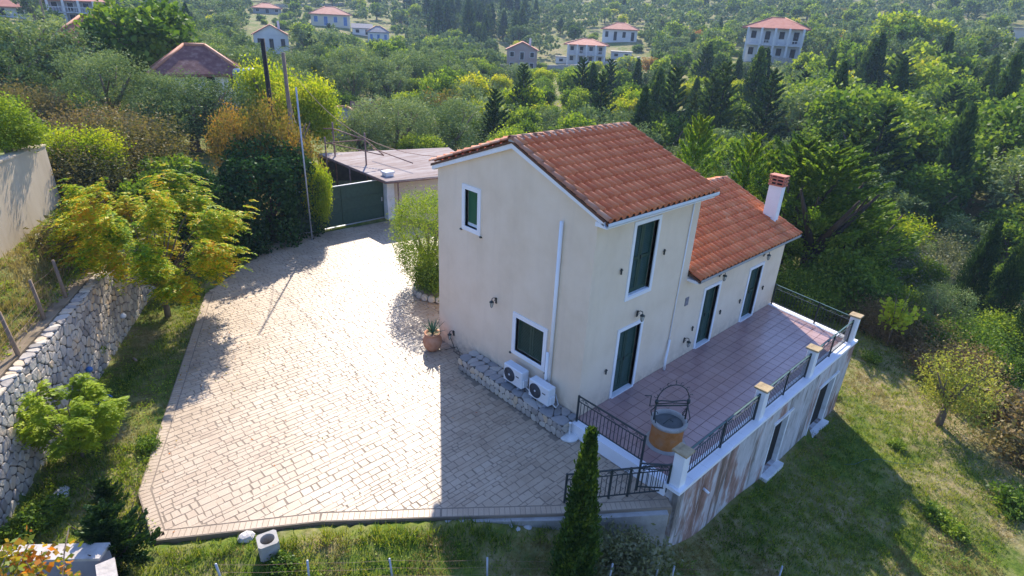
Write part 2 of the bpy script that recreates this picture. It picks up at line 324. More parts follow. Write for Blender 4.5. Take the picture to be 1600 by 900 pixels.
def rbf(x, y):
    out = np.full(x.shape, _W[-1])
    for i in range(_nn): out += _W[i]*_k(np.hypot(x-ctrl[i, 0], y-ctrl[i, 1]))
    return out
def insd(poly, x, y):                                   # signed distance, positive inside
    x = np.asarray(x, float); y = np.asarray(y, float); ins = np.zeros(x.shape, bool); dm = np.full(x.shape, 1e9); n = len(poly)
    for i in range(n):
        ax, ay = poly[i]; bx, by = poly[(i+1) % n]
        c = ((ay > y) != (by > y)) & (x < (bx-ax)*(y-ay)/((by-ay) if by != ay else 1e-9)+ax); ins ^= c
        t = np.clip(((x-ax)*(bx-ax)+(y-ay)*(by-ay))/((bx-ax)**2+(by-ay)**2), 0, 1)
        dm = np.minimum(dm, np.hypot(x-ax-t*(bx-ax), y-ay-t*(by-ay)))
    return np.where(ins, dm, -dm)
def g2(px, py): p = gp(px, py, D); return (p[0], p[1])
DRIVE = [g2(215, 770), g2(238, 845), g2(500, 815), g2(690, 808), g2(870, 803), g2(1050, 792), (-.22, -3.05), (-.22, -.05), (0, 0), (0, 6.2), (2.2, 9.0), (5.6, 13), (6.0, 17.9), (-.5, 18.3), g2(320, 460)]
W0 = F1-WD*9; W1 = F2+WD*4.0
PLAT = [tuple(W0+WN*.32), g2(212, 840), g2(238, 838), g2(500, 806), g2(690, 798), g2(870, 794), (-1.2, -3.0), (-.1, -2.4), (.3, -1), (.3, 6), (3, 9), (6, 13), (6.4, 18.2), (1.5, 19.6), (-3.2, 19.2), tuple(W1+WN*.32)]
UPPER = [tuple(W0+WN*.35), tuple(W1+WN*.35), (-4.2, 19.6), (-6, 26), (-20, 34), (-26, 5), (-18, -6)]
BW0 = gp(0, 425, 2.3)[:2]; BW1 = gp(100, 330, 2.3)[:2]; BD = _n(BW1-BW0); BN = np.array([-BD[1], BD[0]])
HIGH = [tuple(BW0-BD*6+BN*.35), tuple(BW1+BN*.3), tuple(BW1+BN*12+BD*3), tuple(BW0-BD*6+BN*14)]
def sm(x): x = np.clip(x, 0, 1); return x*x*(3-2*x)
def H(x, y):
    x = np.asarray(x, float); y = np.asarray(y, float); z = rbf(x, y)
    near = (np.abs(x) < 40) & (np.abs(y) < 45)
    if near.any():
        xn = x[near]; yn = y[near]; zn = z[near]
        m = sm(insd(PLAT, xn, yn)/.25+.2); zn = zn*(1-m)+(D-.05)*m
        dd_ = insd(DRIVE, xn, yn); m = sm((dd_+.7)/.6)*(yn < 5); zn = zn*(1-m)+np.minimum(zn, D-.07-.35*sm(dd_/.3))*m
        m = sm(insd(UPPER, xn, yn)/.25+.5); zn = zn*(1-m)+np.maximum(zn, 2.02)*m
        m = sm(insd(HIGH, xn, yn)/.3+.5); zn = zn*(1-m)+np.maximum(zn, 4.55)*m
        z[near] = zn
    return z
def hz(x, y): return float(H(np.array([float(x)]), np.array([float(y)]))[0])
_ts = np.concatenate([np.arange(8, 60, .1), np.arange(60, 900, .8)])
def gat(px, py):                                        # first meeting of a line of sight with the terrain
    d = ray(px, py); P = CAM+np.outer(_ts, d); h = H(P[:, 0], P[:, 1]); i = int(np.argmax(P[:, 2] < h))
    if P[i, 2] >= h[i]: i = len(_ts)-1
    p = P[i].copy(); p[2] = h[i]; return p
NG = 380; _b = 6.0; u = np.linspace(-1, 1, NG); ax = 1100/math.sinh(_b)*np.sinh(_b*u)
gx, gy = np.meshgrid(ax+1.0, ax+2.0, indexing='xy')
gz = H(gx.ravel(), gy.ravel())+0
rr = np.hypot(gx, gy).ravel()
gz += (np.sin(gx.ravel()*1.7+np.sin(gy.ravel()*1.1)*1.5)*np.cos(gy.ravel()*1.9+gx.ravel()*.6))*.02
idx = np.arange(NG*NG).reshape(NG, NG)
F = np.stack([idx[:-1, :-1], idx[:-1, 1:], idx[1:, 1:], idx[1:, :-1]], -1).reshape(-1, 4)
go = link('ground', mesh_np('ground', np.stack([gx.ravel(), gy.ravel(), gz], 1), F, MT['ground'], True)); tag(go, kind='structure')

# ------------------------------------------------------------------ stone and paver helpers
def clip(poly, nx, ny, c):                              # keep nx*x+ny*y<=c
    out = []; n = len(poly)
    for i in range(n):
        a = poly[i]; b = poly[(i+1) % n]; da = nx*a[0]+ny*a[1]-c; db = nx*b[0]+ny*b[1]-c
        if da <= 0: out.append(a)
        if (da < 0) != (db < 0) and abs(da-db) > 1e-12:
            t = da/(da-db); out.append((a[0]+(b[0]-a[0])*t, a[1]+(b[1]-a[1])*t))
    return out
def voronoi(pts, box):
    pts = np.array(pts); cells = []
    for i, p in enumerate(pts):
        poly = [(box[0], box[1]), (box[2], box[1]), (box[2], box[3]), (box[0], box[3])]
        d = np.hypot(*(pts-p).T); 
        for j in np.argsort(d)[1:22]:
            q = pts[j]; n = q-p; c = (q@q-p@p)/2; poly = clip(poly, n[0], n[1], c)
            if len(poly) < 3: break
        if len(poly) >= 3: cells.append(poly)
    return cells
def stone_geo(poly, gap, h, r, frame):                  # frame: (origin, eu, ev, en)
    P = np.array(poly); c = P.mean(0); rad = np.linalg.norm(P-c, axis=1).mean()
    if rad < gap*1.6: return None
    # round the corners a little: add edge midpoints pulled
    Q = []
    for i in range(len(P)):
        a = P[i]; b = P[(i+1) % len(P)]
        if np.linalg.norm(b-a) < .15*rad: continue
        Q += [a*.78+b*.22, a*.25+b*.75]
    P = np.array(Q); c = P.mean(0); n = len(P)
    if n < 4: return None
    def ring(s, z): return [(c+(p-c)*s, z) for p in P]
    s0 = max(.3, 1-gap/rad); V = ring(s0, 0)+ring(s0, h*.6)+ring(s0*(1-r), h)
    o, eu, ev, en = frame
    V = [o+eu*p[0]+ev*p[1]+en*z for p, z in V]
    F = [tuple(range(2*n, 3*n))]+[(k*n+i, k*n+(i+1) % n, (k+1)*n+(i+1) % n, (k+1)*n+i) for k in range(2) for i in range(n)]
    return V, F
def pieces(name, geos, mat, parent, limit=300, keyf=None):
    """largest-showing pieces one object each, the rest joined"""
    def dist(g): c = np.mean(np.array(g[0]), axis=0); return np.linalg.norm(c-CAM)/max(1e-3, np.linalg.norm(np.ptp(np.array(g[0]), axis=0)))
    geos = [g for g in geos if g]; geos.sort(key=keyf or dist)
    for g in geos[:limit]: MB().add(g[0], g[1]).build(name, mat, parent)
    if len(geos) > limit:
        mb = MB()
        for g in geos[limit:]: mb.add(g[0], g[1])
        tag(mb.build(name, mat, parent), kind='stuff')
EZ = np.array([0, 0, 1.]); EX = np.array([1., 0, 0]); EY = np.array([0, 1., 0])

# ------------------------------------------------------------------ driveway
drv = MB().prism([(p[0], p[1]) for p in DRIVE], D-.55, D-.007).build('driveway', MT['joint']); tag(drv, kind='structure')
geos = []
edges = [(0, 1, 'b'), (1, 2, 'b'), (2, 3, 'b'), (3, 4, 'b'), (4, 5, 'b'), (14, 0, 'b')]
for i, j, _ in edges:
    a = np.array(DRIVE[i]); b = np.array(DRIVE[j]); L_ = np.linalg.norm(b-a); t = (b-a)/L_; nrm = np.array([-t[1], t[0]])
    k = 0.
    while k < L_-.05:
        w = .115; q = [a+t*k+nrm*.012, a+t*min(k+w, L_)+nrm*.012, a+t*min(k+w, L_)+nrm*.24, a+t*k+nrm*.24]
        q = [tuple(v) for v in q]; c = np.mean(q, axis=0); rad = .1
        V = [(np.array(p)*.94+c*.06) for p in q]; V3 = [(*p, D-.02) for p in V]+[(*(p*.95+c*.05), D) for p in V]
        geos.append((np.array(V3), [(4, 5, 6, 7)]+[(m, (m+1) % 4, 4+(m+1) % 4, 4+m) for m in range(4)])); k += w
Yv = -4.6; 
while Yv < 18.2:
    h = rnd.choice([.10, .13, .16, .19, .22]); xx = -10.6+rnd.random()*.3
    while xx < 6.2:
        w = rnd.uniform(.12, .30); sub = [(Yv, h)]
        if h > .22 and rnd.random() < .38: s_ = rnd.uniform(.4, .6); sub = [(Yv, h*s_), (Yv+h*s_, h*(1-s_))]
        for (y0, hh) in sub:
            j = lambda s=.022: rnd.uniform(-s, s)
            q = [(xx+j(), y0+j(.008)), (xx+w+j(), y0+j(.008)), (xx+w+j(), y0+hh+j(.008)), (xx+j(), y0+hh+j(.008))]
            cx, cy = xx+w/2, y0+hh/2
            for a_, b_, _ in edges:
                a = np.array(DRIVE[a_]); b = np.array(DRIVE[b_]); t = _n(b-a); n_ = np.array([t[1], -t[0]]); u_ = (np.array([cx, cy])-a)@t
                if u_ < -.2 or u_ > np.linalg.norm(b-a)+.2: continue
                q = clip(q, n_[0], n_[1], n_@a-.255)
                if len(q) < 3: break
            if len(q) < 3 or len(q) > 7: continue
            c = np.mean(q, axis=0)
            if float(insd(DRIVE, np.array([c[0]]), np.array([c[1]]))[0]) < .06: continue
            if c[0] > -.75 and -.1 < c[1] < 4.35: continue
            P = np.array(q); e = np.ptp(P, axis=0)
            if min(e) < .05: continue
            g_ = .0055; sx = 1-2*g_/e[0]; sy = 1-2*g_/e[1]; n = len(P)
            V = [(c[0]+(p[0]-c[0])*sx, c[1]+(p[1]-c[1])*sy) for p in P]; dz = rnd.uniform(-.001, .001); tl = (j(.0016), j(.0016))
            V3 = [(*p, D-.02) for p in V]+[(c[0]+(p[0]-c[0])*(sx-.035), c[1]+(p[1]-c[1])*(sy-.05), D+dz+(p[0]-c[0])*tl[0]*3+(p[1]-c[1])*tl[1]*3) for p in P]
            geos.append((np.array(V3), [tuple(range(n, 2*n))]+[(m, (m+1) % n, n+(m+1) % n, n+m) for m in range(n)]))
        xx += w
    Yv += h
pieces('paver', geos, MT['paver'], drv, 300)
# exposed retaining edge under the driveway corner
MB().prism([g2(690, 812), g2(870, 809), g2(1046, 800), (-.3, -3.0), (-.9, -2.85), (-2.6, -1.7), (-4.5, -.25)], -2.6, D-.08).build('kerb_base', MT['concrete'], drv)

# ------------------------------------------------------------------ terrace
T = 0.05; TX1, TY0 = 10.75, -3.31
tpoly = [(-.25, TY0), (TX1, TY0), (11.3, 0), (-.0, 0), (-.25, -.02)]
terr = thing('terrace', 'raised tiled terrace with stained white basement wall along the house', 'terrace')
op = [(4.82, 5.95, -2.50, -.62), (8.15, 9.65, -2.72, -.82)]
mb = MB()
xs = [-.25, op[0][0], op[0][1], op[1][0], op[1][1], TX1]
for k in range(5):
    if k in (1, 3):
        o_ = op[k//2]; mb.box((xs[k], TY0, o_[3]), (xs[k+1], TY0+.3, -.032)); mb.box((xs[k], TY0, -4), (xs[k+1], TY0+.3, o_[2]))
    else: mb.box((xs[k], TY0, -4), (xs[k+1], TY0+.3, -.032))
mb.add([(TX1, TY0, -4), (11.3, 0, -4), (11.05, 0, -4), (TX1-.3, TY0, -4), (TX1, TY0, -.06), (11.3, 0, -.06), (11.05, 0, -.06), (TX1-.3, TY0, -.06)],
       [(0, 1, 5, 4), (4, 5, 6, 7), (2, 3, 7, 6)])
mb.box((-.25, TY0+.3, -4), (.0, -.02, -.06))
mb.build('basement_wall', MT['stain'], terr)
MB().box((.0, TY0+.3, -.3), (TX1-.35, 0, .02)).box((TX1-.35, -2.9, -.3), (11.0, 0, .02)).build('floor_slab', MT['grout'], terr)
# inside of the basement openings
for o_ in op:
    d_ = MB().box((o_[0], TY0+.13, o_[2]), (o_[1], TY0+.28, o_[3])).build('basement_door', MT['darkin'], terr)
    fr = MB().box((o_[0]-.02, TY0-.03, o_[2]), (o_[0]+.04, TY0+.128, o_[3])).box((o_[1]-.10, TY0-.01, o_[2]), (o_[1]+.02, TY0+.128, o_[3])).box((o_[0]-.06, TY0-.05, o_[3]), (o_[1]+.08, TY0+.05, o_[3]+.07))
    fr.box((o_[0]-.0, TY0-.22, o_[2]-.35), (o_[1]+.02, TY0-.003, o_[2])); fr.build('frame', MT['whitew'], d_)
MB().tube([(1.0, TY0+.01, -.62), (1.0, TY0-.16, -.66)], .035, 8).build('drain_pipe', MT['white'], terr)
# white coping slabs round the edge
mb = MB(); x = -.30
while x < TX1:
    w = min(.62, TX1+.06-x); mb.box((x+.004, TY0-.035, -.03), (x+w-.004, TY0+.33, T+.01)); x += .62
mb.build('coping', MT['white'], terr)
MB().extr([(TX1+.06, TY0+.33, -.06), (11.36, 0, -.06), (11.08, 0, -.06), (TX1-.24, TY0+.33, -.06)], (0, 0, .11)).build('coping', MT['white'], terr)
MB().box((-.30, TY0+.335, D-.02), (-.04, -.01, T+.012)).build('kerb', MT['white'], terr)
geos = []; S_ = .33
for iy in range(10):
    for ix in range(35):
        x0 = -.035+ix*S_; y0 = TY0+.34+iy*S_; q = [(x0, y0), (x0+S_, y0), (x0+S_, y0+S_), (x0, y0+S_)]
        e1 = np.array((11.08-.0, 0.)); e0 = np.array((TX1-.24, TY0+.33)); t = _n(e1-e0); n_ = np.array([t[1], -t[0]])
        q = clip(q, n_[0], n_[1], n_@e0-.005); q = clip(q, 0, 1, -.004) if q else q
        if len(q) < 3: continue
        P = np.array(q); c = P.mean(0); n = len(P); e = np.ptp(P, axis=0)
        if min(e) < .03: continue
        dz = rnd.uniform(-.0012, .0012)
        V = [(c[0]+(p[0]-c[0])*(1-.010/e[0]), c[1]+(p[1]-c[1])*(1-.010/e[1])) for p in P]
        V3 = [(*p, .015) for p in V]+[(c[0]+(p[0]-c[0])*(1-.016/e[0]), c[1]+(p[1]-c[1])*(1-.016/e[1]), .032+dz) for p in P]
        geos.append((np.array(V3), [tuple(range(n, 2*n))]+[(m, (m+1) % n, n+(m+1) % n, n+m) for m in range(n)]))
pieces('floor_tile', geos, MT['tiles'], terr, 298)

# piers
capm = pmat('pier_cap_stone', [(.16, .12, .08), (.36, .27, .15), (.45, .36, .22)], 5, .8, .4)
names = ['white pier with brown stone cap at the near corner of the terrace', 'white terrace pier with flat cap, second along the railing from the near corner',
         'white terrace pier with flat cap, third along the railing from the near corner', 'white terrace pier with tan cap at the far corner above the lawn']
for k, (x, nm) in enumerate(zip((-.08, 3.78, 7.05, 10.52), names)):
    t = thing('pier', nm, 'pier', (x, -3.13, T+.01), 0, 'piers along the terrace edge')
    MB().bbox((-.13, -.13, 0), (.13, .13, .93), .008).build('shaft', MT['white'], t)
    MB().bbox((-.19, -.19, .93), (.19, .19, .985), .012).build('cap', capm, t)

# ------------------------------------------------------------------ railings
def scroll(mb, x, z, s, d, y=0):
    pts = []
    for k in range(9):
        w = k/8*2*math.pi*.85; r = s*(1-.07*k); pts.append((x+d*r*math.cos(w+math.pi), y, z+r*.9*math.sin(w)))
    mb.tube(pts, .008, 4, False)
def railing(p0, p1, zb, h, label, posts=(), step=.11, mat='iron', group=None, ends=(True, True), top=None, cat='railing', zb1=None):
    p0 = np.array(p0[:2]); p1 = np.array(p1[:2]); L_ = np.linalg.norm(p1-p0); a = math.atan2(*(p1-p0)[::-1])
    t = thing('railing' if cat == 'railing' else 'gate', label, cat, (*p0, zb), a, group)
    tm = MT[top or mat]
    MB().box((0, -.022, h-.02), (L_, .022, h)).build('top_rail', tm, t)
    MB().box((0, -.012, h-.17), (L_, .012, h-.155)).build('upper_rail', MT[mat], t)
    MB().box((0, -.014, .08), (L_, .014, .1)).build('bottom_rail', MT[mat], t)
    bm = MB().box((-.007, -.007, .1), (.007, .007, h-.17)).mesh('baluster', MT[mat])
    n = max(2, int(L_/step))
    for k in range(1, n): link('baluster', bm, t, (L_*k/n, 0, 0))
    sc = MB(); m = max(2, int(L_/.42))
    for k in range(m):
        x = L_*(k+.5)/m; scroll(sc, x-.05, h-.088, .045, 1); scroll(sc, x+.05, h-.088, .045, -1); sc.tube([(x-.16, 0, h-.15), (x, 0, h-.04), (x+.16, 0, h-.15)], .006, 4)
    sc.build('scrollwork', MT[mat], t)
    pm = MB().box((-.022, -.022, -.02), (.022, .022, h+.01)).mesh('post', MT[mat])
    for x in ([0.022] if ends[0] else [])+[q*L_ for q in posts]+([L_-.022] if ends[1] else []): link('post', pm, t, (x, 0, 0))
    return t
ry = -3.13
railing((.06, ry), (3.64, ry), T+.01, .82, 'black iron railing of the terrace nearest the round well', (.5,), top='ironteal', group='terrace edge railings')
railing((3.92, ry), (6.91, ry), T+.01, .82, 'middle bay of black iron railing between two capped piers', (.5,), top='ironteal', group='terrace edge railings')
railing((7.19, ry), (10.38, ry), T+.01, .82, 'iron railing bay next to the far corner pier', (.5,), top='ironteal', group='terrace edge railings')
railing((11.2, -.06), (10.64, -3.0), T+.01, .82, 'iron railing across the far end of the terrace', (.6,), top='ironteal')
railing((-.15, -.1), (-.15, -2.2), T+.012, .80, 'black scrolled iron railing between driveway and terrace beside the house corner', ())
P0 = gp(885, 740, .55); P1 = gp(1053, 724, .55)
railing(P0, P1, D-.02, .85, 'black iron railing along the driveway edge behind the slim cypress', (.42, .6), .12)
hinge = np.array((-.22, -3.0)); fe = gp(993, 763, -.15)[:2]
railing(hinge, fe, D+.12, .78, 'small iron gate standing open beside the near corner pier', (), .11, cat='gate')

# ------------------------------------------------------------------ house
house = thing('house', 'cream two-storey house with terracotta tiled roofs and dark green shutters', 'house')
XE, YE = 11.28, 6.14
RY = 2.86; UZ, LZ = 6.84, 4.30                            # ridge line and ridge heights
def wallstrips(mb, axis, off, th, rect, holes):
    a0, a1, z0, z1 = rect; cuts = sorted({a0, a1, *[h[0] for h in holes], *[h[1] for h in holes]})
    for c0, c1 in zip(cuts[:-1], cuts[1:]):
        hs = sorted([h for h in holes if h[0] < c1-1e-6 and h[1] > c0+1e-6], key=lambda h: h[2]); z = z0
        for h in hs+[(0, 0, z1, z1)]:
            if h[2] > z+1e-4:
                if axis == 'y': mb.box((c0, off, z), (c1, off+th, h[2]))
                else: mb.box((off, c0, z), (off+th, c1, h[2]))
            z = h[3]
hf = [(1.43, 2.38, T, 2.12), (1.54, 2.50, 3.13, 5.09), (5.78, 6.64, T, 2.13), (8.80, 9.68, T, 2.05)]
hg = [(4.25, 4.82, 4.07, 5.16), (1.39, 2.48, .96, 2.02)]
mb = MB()
wallstrips(mb, 'y', 0, .25, (0, 4.5, -4, 5.55), [h for h in hf if h[1] < 4])
wallstrips(mb, 'y', 0, .25, (4.5, XE, -4, 2.92), [h for h in hf if h[0] > 4.5])
wallstrips(mb, 'x', 0, .25, (.25, YE-.001, -4, 5.55), hg)
# gable tops and rear body
mb.extr([(0, 0, 5.55), (0, YE, 5.55), (0, YE, 5.62), (0, RY, UZ-.06), (0, 0, 5.60)], (.25, 0, 0))
mb.extr([(4.25, .25, 2.5), (4.25, YE, 2.5), (4.25, YE, 5.62), (4.25, RY, UZ-.06), (4.25, 0, 5.60), (4.25, 0, 5.56), (4.25, .25, 5.55)], (.25, 0, 0))
mb.box((.25, YE-.25, -4), (XE-.25, YE, 2.9)); mb.box((.25, YE-.25, 2.9), (4.25, YE, 5.6))
mb.extr([(XE-.25, .25, -4), (XE-.25, YE, -4), (XE-.25, YE, 2.92), (XE-.25, RY, LZ-.06), (XE-.25, .0, 2.96), (XE-.25, .0, 2.925), (XE-.25, .25, 2.92)], (.25, 0, 0))
mb.build('wall', MT['housewall'], house)
MB().box((.3, .45, -.2), (XE-.3, YE-.3, 2.7)).box((.45, .45, 2.7), (4.2, YE-.3, 5.5)).build('interior', MT['darkin'], house)
def front_open(h, kind):
    x0, x1, z0, z1 = h; w = MB(); o = .10
    if kind == 'window': w.box((x0-o, -.03, z0-o), (x1+o, .10, z0-.0)).box((x0-o, -.03, z1), (x1+o, .10, z1+o))
    else: w.box((x0-o, -.03, z1), (x1+o, .10, z1+o))
    w.box((x0-o, -.031, z0), (x0, .10, z1)).box((x1, -.031, z0), (x1+o, .10, z1))
    root = MB().box((x0, .15, z0), (x1, .17, z1)).build('door' if kind != 'window' else 'window', MT['darkin'], house)
    w.build('frame', MT['white'], root)
    xm = (x0+x1)/2
    for a, b in ((x0+.01, xm-.006), (xm+.006, x1-.01)):
        s = MB().box((a, .10, z0+.02), (a+.07, .14, z1-.01)).box((b-.07, .10, z0+.02), (b, .14, z1-.01)).box((a+.07, .10, z0+.02), (b-.07, .14, z0+.14)).box((a+.07, .10, z1-.10), (b-.07, .14, z1-.01))
        zm = (z0+z1)/2; s.box((a+.07, .10, zm-.04), (b-.07, .14, zm+.04)); z = z0+.15
        while z < z1-.13:
            if abs(z-zm) > .06: s.add([(a+.07, .105, z), (b-.07, .105, z), (b-.07, .135, z+.035), (a+.07, .135, z+.035), (a+.07, .11, z-.008), (b-.07, .11, z-.008), (b-.07, .14, z+.027), (a+.07, .14, z+.027)], [(0, 1, 2, 3), (7, 6, 5, 4), (0, 4, 5, 1)])
            z += .05
        s.build('shutter', MT['green'], root)
    MB().box((xm+.02, .075, (z0+z1)/2-.06), (xm+.05, .10, (z0+z1)/2+.06)).build('handle', MT['iron'], root)
    if kind != 'window': MB().box((x0-.02, -.06, z0-.02), (x1+.02, .15, z0+.012)).build('threshold', MT['white'], root)
    else: MB().box((x0, .0, z0), (x1, .099, z0+.02)).build('sill', MT['white'], root)
front_open(hf[0], 'door'); front_open(hf[1], 'window'); front_open(hf[2], 'door'); front_open(hf[3], 'door')
def gable_open(h, double):
    y0, y1, z0, z1 = h; o = .13; w = MB()
    w.box((-.03, y0-o, z0-o), (.10, y1+o, z0)).box((-.03, y0-o, z1), (.10, y1+o, z1+o)).box((-.031, y0-o, z0), (.10, y0, z1)).box((-.031, y1, z0), (.10, y1+o, z1))
    root = MB().box((.15, y0, z0), (.17, y1, z1)).build('window', MT['glass'], house); w.build('frame', MT['white'], root)
    if double:
        ym = (y0+y1)/2
        for a, b in ((y0+.01, ym-.006), (ym+.006, y1-.01)):
            s = MB().box((.10, a, z0+.02), (.14, a+.07, z1-.01)).box((.10, b-.07, z0+.02), (.14, b, z1-.01)).box((.10, a+.07, z0+.02), (.14, b-.07, z0+.1)).box((.10, a+.07, z1-.08), (.14, b-.07, z1-.01)); z = z0+.11
            while z < z1-.1:
                s.box((.106, a+.07, z), (.134, b-.07, z+.03)); z += .045
            s.build('shutter', MT['green'], root)
    else:
        MB().box((.09, y0+.05, z0+.10), (.13, y1-.03, z1-.02)).build('shutter', MT['greenpane'], root)
        MB().box((.10, y0, z0), (.15, y1, z0+.10)).box((.10, y0, z0+.1), (.15, y0+.05, z1)).build('inner_frame', MT['white'], root)
    MB().box((-.05, y0-.2, z0-.17), (-.0, y0-.13, z0-.13)).box((-.05, y1+.13, z0-.17), (-.0, y1+.2, z0-.13)).build('shutter_stay', MT['iron'], root)
gable_open(hg[0], False); gable_open(hg[1], True)
for (x, z) in ((1.1, 4.0), (2.95, 4.1), (1.0, 1.1), (5.35, .95), (7.05, 1.0), (8.4, 1.0), (10.1, 1.05)):
    MB().box((x-.012, -.06, z-.10), (x+.012, -.02, z+.06)).box((x-.05, -.055, z), (x+.05, -.03, z+.018)).box((x-.008, -.03, z-.02), (x+.008, .0, z)).build('shutter_stay', MT['iron'], house)
# wall lanterns
def lantern(mat4, s=1.0, where='', small=False):
    o = MB().box((-.03, -.02, -.09), (.03, 0, .09)).tube([(0, -.01, .03), (0, -.08, .11), (0, -.16, .12), (0, -.18, .06)], .012, 5).tube([(0, -.01, -.04), (0, -.07, .02), (0, -.05, .07)], .008, 4)
    o.lathe([(0, .06), (.05, .03), (.075, 0), (.06, -.01), (.045, -.012)], 8, (0, -.18, 0)); o.lathe([(.035, -.15), (.02, -.17), (0, -.19)], 8, (0, -.18, 0))
    for k in range(4):
        w = k*math.pi/2+.4; o.tube([(.058*math.cos(w), -.18+.058*math.sin(w), -.01), (.034*math.cos(w), -.18+.034*math.sin(w), -.15)], .006, 4)
    r = o.build('wall_lantern', MT['iron']); r.matrix_world = mat4
    tag(r, where, 'lamp', 'wall lanterns of the house')
    MB().lathe([(.05, -.012), (.03, -.15)], 8, (0, -.18, 0)).build('lamp_glass', pmat('lamp_glass', [(.35, .36, .33), (.5, .5, .45)], 3, .2), r)
for x, z, w in ((2.08, 2.50, 'black wall lantern above the door nearest the house corner'), (6.45, 2.52, 'black wall lantern above the middle terrace door'), (9.5, 2.50, 'black wall lantern above the farthest terrace door'), (5.0, .62, 'small black lantern low on the front wall near the elbow pipe')):
    lantern(Matrix.Translation((x, -.033 if z > 1 else 0, z)), 1, w)
lantern(Matrix.Translation((0, 3.35, 2.2)) @ Matrix.Rotation(-math.pi/2, 4, 'Z'), 1, 'black wall lantern alone on the broad cream gable wall')
lantern(Matrix.Translation((0, 5.35, .25)) @ Matrix.Rotation(-math.pi/2, 4, 'Z'), 1, 'small black lantern low on the gable wall behind the terracotta pot')
MB().box((4.62, -.02, 1.93), (4.80, 0, 2.2)).build('house_plaque', pmat('grey_plaque', [(.12, .12, .14), (.3, .3, .33)], 20, .5), house)
# pipes
MB().tube([(-.06, 1.04, .62), (-.06, 1.04, 5.22)], .05, 10).tube([(-.10, 1.12, .1), (-.10, 1.12, 1.55)], .045, 10).build('downpipe', MT['white'], house)
MB().tube([(4.1, -.03, 5.4), (4.02, -.03, .9)], .02, 6).tube([(4.02, -.05, 1.0), (3.98, -.07, .62), (3.86, -.12, .42), (3.84, -.14, .05)], .04, 8).build('drain_pipe', MT['white'], house)
# gutters and fascias
gm = pmat('pale_gutter', [(.55, .62, .70), (.66, .72, .78)], 3, .4, spec=.5)
def gutter(x0, x1, y, z):
    mb = MB(); prof = [(-.07, .05), (-.075, -.02), (-.04, -.065), (.04, -.065), (.07, -.02), (.07, .05), (.06, .05), (.055, -.015), (.03, -.05), (-.03, -.05), (-.06, -.015), (-.06, .05)]
    mb.extr([(x0, y+a, z+b) for a, b in prof], (x1-x0, 0, 0)); return mb
gutter(-.16, 4.60, -.36, 5.52).build('gutter', gm, house); gutter(4.56, 11.42, -.36, 2.88).build('gutter', MT['grey'], house)
MB().box((-.05, YE+.12, 5.42), (.08, YE+.24, 5.52)).box((.08, YE+.13, 5.44), (4.5, YE+.22, 5.5)).build('gutter', MT['white'], house)
def slope(y0, z0, y1, z1): return (z1-z0)/(y1-y0)
US = slope(-.38, 5.56, RY, UZ); VS = slope(YE+.2, 5.60, RY, UZ); LS = slope(-.38, 2.92, RY, LZ)
mb = MB()                                                # white raking boards of the near gable
mb.extr([(-.10, -.34, 5.56), (-.10, -.34, 5.42), (-.10, RY, UZ-.20), (-.10, RY, UZ-.02)], (.098, 0, 0))
mb.extr([(-.10, YE+.14, 5.60), (-.10, RY, UZ-.02), (-.10, RY, UZ-.20), (-.10, YE+.14, 5.44)], (.098, 0, 0))
mb.build('gable_board', MT['white'], house)
MB().box((-.1, -.34, 5.40), (4.55, -.002, 5.50)).build('eave_board', MT['white'], house)
MB().box((4.503, -.34, 2.80), (XE+.05, -.002, 2.88)).build('eave_board', MT['white'], house)
